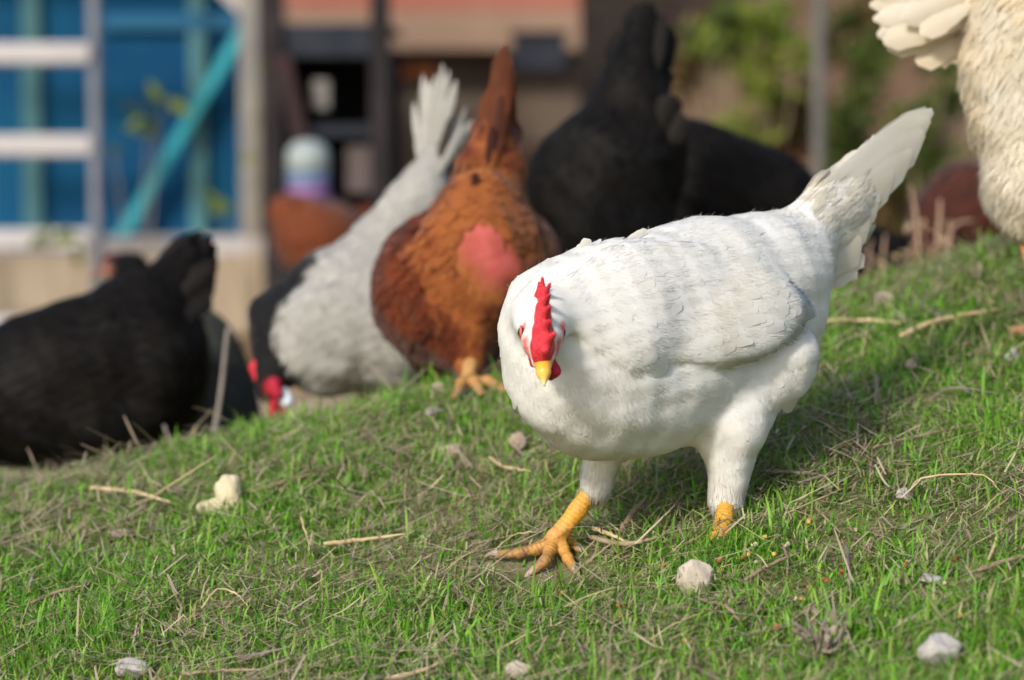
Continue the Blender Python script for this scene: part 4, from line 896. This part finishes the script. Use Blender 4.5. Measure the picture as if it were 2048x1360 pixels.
def stonemat(name, a, b): return simple(name, a, b, 70, rough=.9, bump=.5, bscale=220)
M['st_pale'] = stonemat('pale_limestone', (.36, .31, .25), (.50, .44, .36)); M['st_grey'] = stonemat('grey_white_stone', (.30, .285, .27), (.44, .42, .40)); M['st_yel'] = stonemat('yellowish_stone', (.50, .43, .28), (.58, .52, .38)); M['st_pink'] = stonemat('pinkish_stone', (.33, .255, .20), (.42, .34, .28))
def stone(px, py, wpx, hpx, mat, label, sink=.25, name='stone', cat='stone', rot=0):
    c = hit(px, py+hpx*.4); Z = zof(c); s = Z/FPX; r = np.array([wpx*s/2, wpx*s/2*rng.uniform(.75, 1), hpx*s/2])
    bm = bmesh.new(); bmesh.ops.create_icosphere(bm, subdivisions=3, radius=1); bm.verts.ensure_lookup_table(); bm.verts.index_update()
    V = np.array([v.co[:] for v in bm.verts]); F = np.array([[v.index for v in f.verts] for f in bm.faces]); bm.free()
    D = rng.normal(size=(11, 3)); D /= np.linalg.norm(D, axis=1)[:, None]; lim = rng.uniform(.62, .9, 11)      # broken facets
    for d, l in zip(D, lim):
        e = V@d; V = V-np.where(e > l, e-l, 0)[:, None]*d*.92
    V = V*(1+.05*np.sin(V[:, [0]]*7+V[:, [2]]*5+rng.random()*6)); V *= r; a = rot
    V = np.c_[V[:, 0]*math.cos(a)+V[:, 2]*math.sin(a), V[:, 1], -V[:, 0]*math.sin(a)+V[:, 2]*math.cos(a)]
    V += [c[0], c[1]+r[1]*.5, g(c[0], c[1]+r[1]*.5)+r[2]*(1-2*sink)+.004]
    return tag(mk(name, V, F, mat, smooth=False), label, cat, 'stones on the grass' if name == 'stone' else None)
stone(458, 998, 66, 84, M['st_yel'], 'tall yellow white stone standing alone on the left slope', .15)
stone(424, 1022, 66, 42, M['st_yel'], 'small white stone leaning on the tall yellow white one', .2)
stone(1392, 1166, 80, 78, M['st_pale'], 'squarish cream stone right of the hen\'s feet', .2)
stone(1882, 1312, 105, 70, M['st_grey'], 'largest grey white stone low in the right corner', .2)
stone(1040, 1352, 74, 46, M['st_pale'], 'pale stone at the bottom edge under the front foot', .2)
stone(262, 1348, 70, 46, M['st_grey'], 'rounded grey stone at the bottom edge on the left', .2)
stone(1036, 893, 38, 42, M['st_pink'], 'pointed pinkish stone just left of the white hen\'s leg', .15)
stone(902, 915, 66, 40, M['st_pink'], 'flat pinkish stone left of the pointed one', .3)
stone(1810, 998, 36, 32, M['st_grey'], 'small angular stone under the arched dry stalk', .2)
stone(238, 1075, 62, 30, M['st_pink'], 'low brownish stone left of the tall yellow white stone', .3)
stone(1862, 1168, 54, 24, M['st_grey'], 'flat whitish stone above the largest corner stone', .3)
stone(1768, 600, 46, 24, M['st_pale'], 'pale stone on the slope under the white hen\'s tail', .3)
stone(1822, 738, 24, 26, M['st_pink'], 'little pinkish stone on the slope right of the white thigh', .2)
stone(868, 832, 40, 22, M['st_grey'], 'whitish stone in the grass below the brown hen', .2)
stone(1052, 850, 28, 22, M['st_grey'], 'whitish pebble touching the white hen\'s breast outline', .2)
stone(2025, 720, 34, 34, M['st_grey'], 'grey stone at the right edge below the pink toe', .25)
stone(880, 785, 40, 34, M['st_pink'], 'tan stone beside the brown hen\'s foot', .2)

def twig(label, pts, w, mat, lift=.016, wob=.12, cat='twig', arch=0.0):
    q = []
    for i, p in enumerate(pts):
        lf = p[2] if len(p) > 2 else lift
        h = hit(p[0], p[1], lf); q.append(h)
    n = 6*len(pts); c = curve(q, n); Z = zof(c[0]); s = Z/FPX
    t = np.linspace(0, 1, n); c = c+np.array([0, 0, 1.])*(arch*np.sin(math.pi*t))[:, None]+rng.normal(0, .0003, (n, 3))
    c[:, 2] = np.maximum(c[:, 2], g(c[:, 0], c[:, 1])+.003)
    m = MB(); m.tube(c, (.95 if w > 8 else .75)*w*s/2*np.interp(t, [0, .1, .7, 1], [.6, 1, .8, .3]), 8, wob)
    return tag(m.build('twig', mat, smooth=True), label, cat, 'twigs and stalks on the grass')
G_, S_, T_ = M['greystick'], M['stick'], M['strawtwig']
for a in [
 ('pale crooked twig left of the pointed pinkish stone', [(978, 915), (1010, 934), (1062, 942)], 9, T_),
 ('thick grey twig lying between the white hen\'s feet', [(1178, 1074), (1250, 1088), (1318, 1074)], 13, S_),
 ('short cut straw stalk crossing the thick twig between the feet', [(1184, 1056), (1218, 1068), (1256, 1086)], 10, T_),
 ('frayed brown root standing between the white hen\'s feet', [(1242, 1062), (1262, 1030, .02), (1298, 990, .02)], 15, S_),
 ('thin bowed stalk behind the hen\'s spread left toe', [(990, 1100), (1030, 1070), (1085, 1062)], 5, T_),
 ('grey twig lying level on the shaded grass right of the hind leg', [(1530, 942), (1590, 944), (1650, 950)], 9, G_),
 ('darker twig slanting up below the level grey twig', [(1596, 966), (1650, 950), (1712, 938)], 8, G_),
 ('short upright twig tilted over the shaded grass', [(1738, 944), (1770, 912, .016), (1792, 882, .02)], 8, G_),
 ('long thin twig rising to the right through the shaded grass', [(1742, 896), (1860, 868), (1950, 846)], 6, S_),
 ('arched straw stalk over the small angular stone', [(1812, 990), (1850, 955, .02), (1960, 950, .022), (2005, 985)], 6, T_),
 ('grey twig lying on the shaded slope below the pink toe', [(1862, 802), (1905, 776), (1992, 786)], 7, G_),
 ('thick pale twig entering from the right edge', [(1955, 1142), (2010, 1122), (2060, 1108)], 13, S_),
 ('brown twig slanting above the squarish cream stone', [(1490, 1160), (1540, 1130), (1602, 1104)], 10, S_),
 ('grey twig pointing straight down the slope', [(1692, 1090), (1698, 1130), (1700, 1182)], 9, G_),
 ('brown twig lying across the bare patch on the right', [(1590, 1235), (1640, 1205), (1700, 1172)], 9, S_),
 ('thin twig crossing the bare patch towards the corner', [(1632, 1206), (1670, 1222), (1722, 1242)], 6, G_),
 ('pale twig end at the bottom edge right of centre', [(1366, 1362), (1380, 1320), (1390, 1288)], 8, S_),
 ('thin straw lying slantwise under the squarish cream stone', [(1300, 1280), (1350, 1248), (1412, 1222)], 6, T_),
 ('bent branch lying under the squarish cream stone', [(1400, 1198), (1450, 1212), (1480, 1240)], 9, S_),
 ('short grey stick above the bottom left corner stones', [(478, 1316), (520, 1308), (572, 1296)], 11, G_),
 ('long grey stick along the bottom edge left of centre', [(362, 1348), (440, 1342), (524, 1338)], 9, S_),
 ('tan arched stalk in front of the left slope', [(404, 1216), (434, 1180, .02), (470, 1186, .016), (496, 1212)], 7, T_),
 ('long tan stalk lying on the slope left of the front foot', [(648, 1088), (720, 1080), (812, 1068)], 10, T_),
 ('upright thin stalk left of the long tan one', [(602, 1032, .03), (612, 1070, .015), (626, 1112)], 5, T_),
 ('straw stalk lying below the front foot', [(996, 1302), (1040, 1276), (1092, 1252)], 8, T_),
 ('broad dry straw blade at the bottom edge near the centre', [(770, 1358), (830, 1346), (888, 1324)], 12, T_),
 ('slim grey twig upright at the bottom left of centre', [(784, 1352), (792, 1300, .01), (800, 1278, .02)], 6, G_),
 ('long brown stalk lying at the far left of the slope', [(60, 1206), (110, 1186), (180, 1168)], 9, S_),
 ('blurred tan branch on the slope below the dry brush', [(1800, 672), (1880, 640), (2006, 616)], 13, T_),
 ('blurred grey branch forking off the tan branch on the slope', [(1832, 602), (1860, 620), (1890, 640)], 12, G_),
 ('blurred straw stalk lying level under the white hen\'s tail', [(1640, 642), (1720, 640), (1802, 646)], 10, T_),
 ('bleached stalk lying on the left slope beyond the tall stone', [(180, 975), (270, 985), (360, 1010)], 10, T_),
 ('brown stalk crossing the slope above the tall stone', [(500, 985), (580, 960), (680, 930)], 10, S_),
 ('thin twig standing in front of the far left grass', [(36, 1276), (46, 1240, .016), (60, 1196, .03)], 7, S_),
]: twig(*a)
def stalk(label, a, b, Z, w):
    p, q = P(*a, Z), P(*b, Z); p[2] = min(p[2], float(g(p[0], p[1]))); m = MB(); c = curve([p, (p+q)/2+[.006, 0, 0], q], 12); m.tube(c, w/FPX*Z/2*np.linspace(1, .6, 12), 8, .08)
    tag(m.build('stalk', simple('bleached_stalk', (.20, .17, .155), (.27, .24, .22), 30), smooth=True), label, 'stalk')
stalk('bleached dry stalk leaning up before the dark grey hen', (392, 850), (456, 655), 3.55, 13)
stalk('short dry stalk standing at the crest by the black hen', (350, 905), (328, 850), 3.45, 9)
def brush():
    Z = 4.0; b = P(1850, 575, Z); b[2] = float(g(b[0], b[1])); t = empty('dry_brush', b); tag(t, 'tangle of dry bare brush stems beside the chocolate hen', 'brush')
    m = MB()
    for a, c, w in [((1800, 560), (1850, 440), 10), ((1850, 570), (1880, 400), 12), ((1820, 545), (1905, 470), 12), ((1880, 560), (1900, 440), 9), ((1760, 560), (1770, 470), 9), ((1730, 560), (1745, 480), 8), ((1790, 560), (1830, 500), 10), ((1900, 560), (1850, 460), 9), ((1780, 560), (1720, 500), 8), ((1840, 480), (1820, 370), 9), ((1880, 470), (1950, 440), 9), ((1700, 570), (1740, 520), 9), ((1860, 560), (1940, 500), 9)]:
        p, q = P(*a, Z+rng.uniform(-.08, .08)), P(*c, Z+rng.uniform(-.08, .08)); m.tube(curve([p-[0, 0, .05], (p+q)/2+rng.normal(0, .008, 3), q], 9), w/FPX*Z/2*np.linspace(1, .5, 9), 6, .1)
    m.build('stem', simple('reddish_dry_stem', (.30, .19, .13), (.40, .28, .19), 30), t, smooth=True)
    leaf_cloud([(P(1830, 400, Z), .03), (P(1850, 440, Z), .03), (P(1800, 520, Z), .04), (P(1870, 520, Z), .04)], 26, .022, leafmat('dry_tan_leaf', (.34, .24, .14), (.45, .34, .2)), 'leaves', t)
brush()
def clod():
    b = hit(1645, 1320); t = empty('dead_plant', b); tag(t, 'blurred dead plant tuft in the foreground right of centre', 'plant'); m = MB()
    for i in range(16):
        q = b+np.array([rng.normal(0, .018), rng.normal(0, .012), rng.uniform(.012, .045)]); m.tube(curve([b+rng.normal(0, .004, 3), (b+q)/2+rng.normal(0, .004, 3), q], 7), np.linspace(.0022, .0008, 7), 5, .1)
    m.build('stem', M['greystick'], t, smooth=True); leaf_cloud([(b+[0, 0, .02], .022)], 24, .011, leafmat('dry_grey_leaf', (.36, .27, .2), (.42, .35, .28)), 'leaves', t)
clod()
M['g_y'] = simple('yellow_corn_grain', (.50, .31, .06), (.58, .42, .14), 200, rough=.45); M['g_o'] = simple('orange_red_grain', (.36, .10, .03), (.42, .17, .05), 200, rough=.45); M['g_c'] = simple('cream_grain', (.52, .45, .28), (.60, .53, .36), 200, rough=.5)
def grain():
    o1 = [(862, 0)]
    spec = {'g_y': ('yellow corn grain scattered in the grass right of the feet', [(1530, 1074), (1618, 1043), (1606, 1198), (1548, 1110), (1440, 1142), (1330, 1232), (1500, 1108), (1920, 1230)]),
            'g_o': ('orange red grain scattered in the grass right of the feet', [(1326, 1130), (1485, 1116), (1617, 1174), (1650, 1160), (1682, 1142), (1552, 1256), (1910, 1118), (1372, 1282), (1123, 1188), (1240, 1234), (1440, 1120), (1590, 1262), (1238, 1210), (1810, 1128)]),
            'g_c': ('cream grain crumb scattered in the grass right of the feet', [(1514, 1124), (1434, 1192), (1592, 1264), (1767, 1238), (1815, 1122), (1372, 1306), (1712, 1060), (1655, 1240), (1396, 1140), (1508, 1090), (1890, 1166), (1574, 1090), (1010, 1302)])}
    for k, (lab, pts) in spec.items():
        for (px, py) in pts:
            c = hit(px, py, .009); r = rng.uniform(.0022, .0038)
            ob = ball('grain', c, r, M[k], None, (1, rng.uniform(.6, .9), rng.uniform(.6, .9))) if False else None
            B = Body(k=.003); d = unit(rng.normal(size=3)*[1, 1, .3]); B.cap(c-d*r*.4, c+d*r*.5, r*.8, r*.55); V, F = B.mesh(r*.35)
            tag(mk('grain', V, F, M[k]), lab, 'grain', 'grain scattered on the grass')
grain()
print('hero depth', HZ)
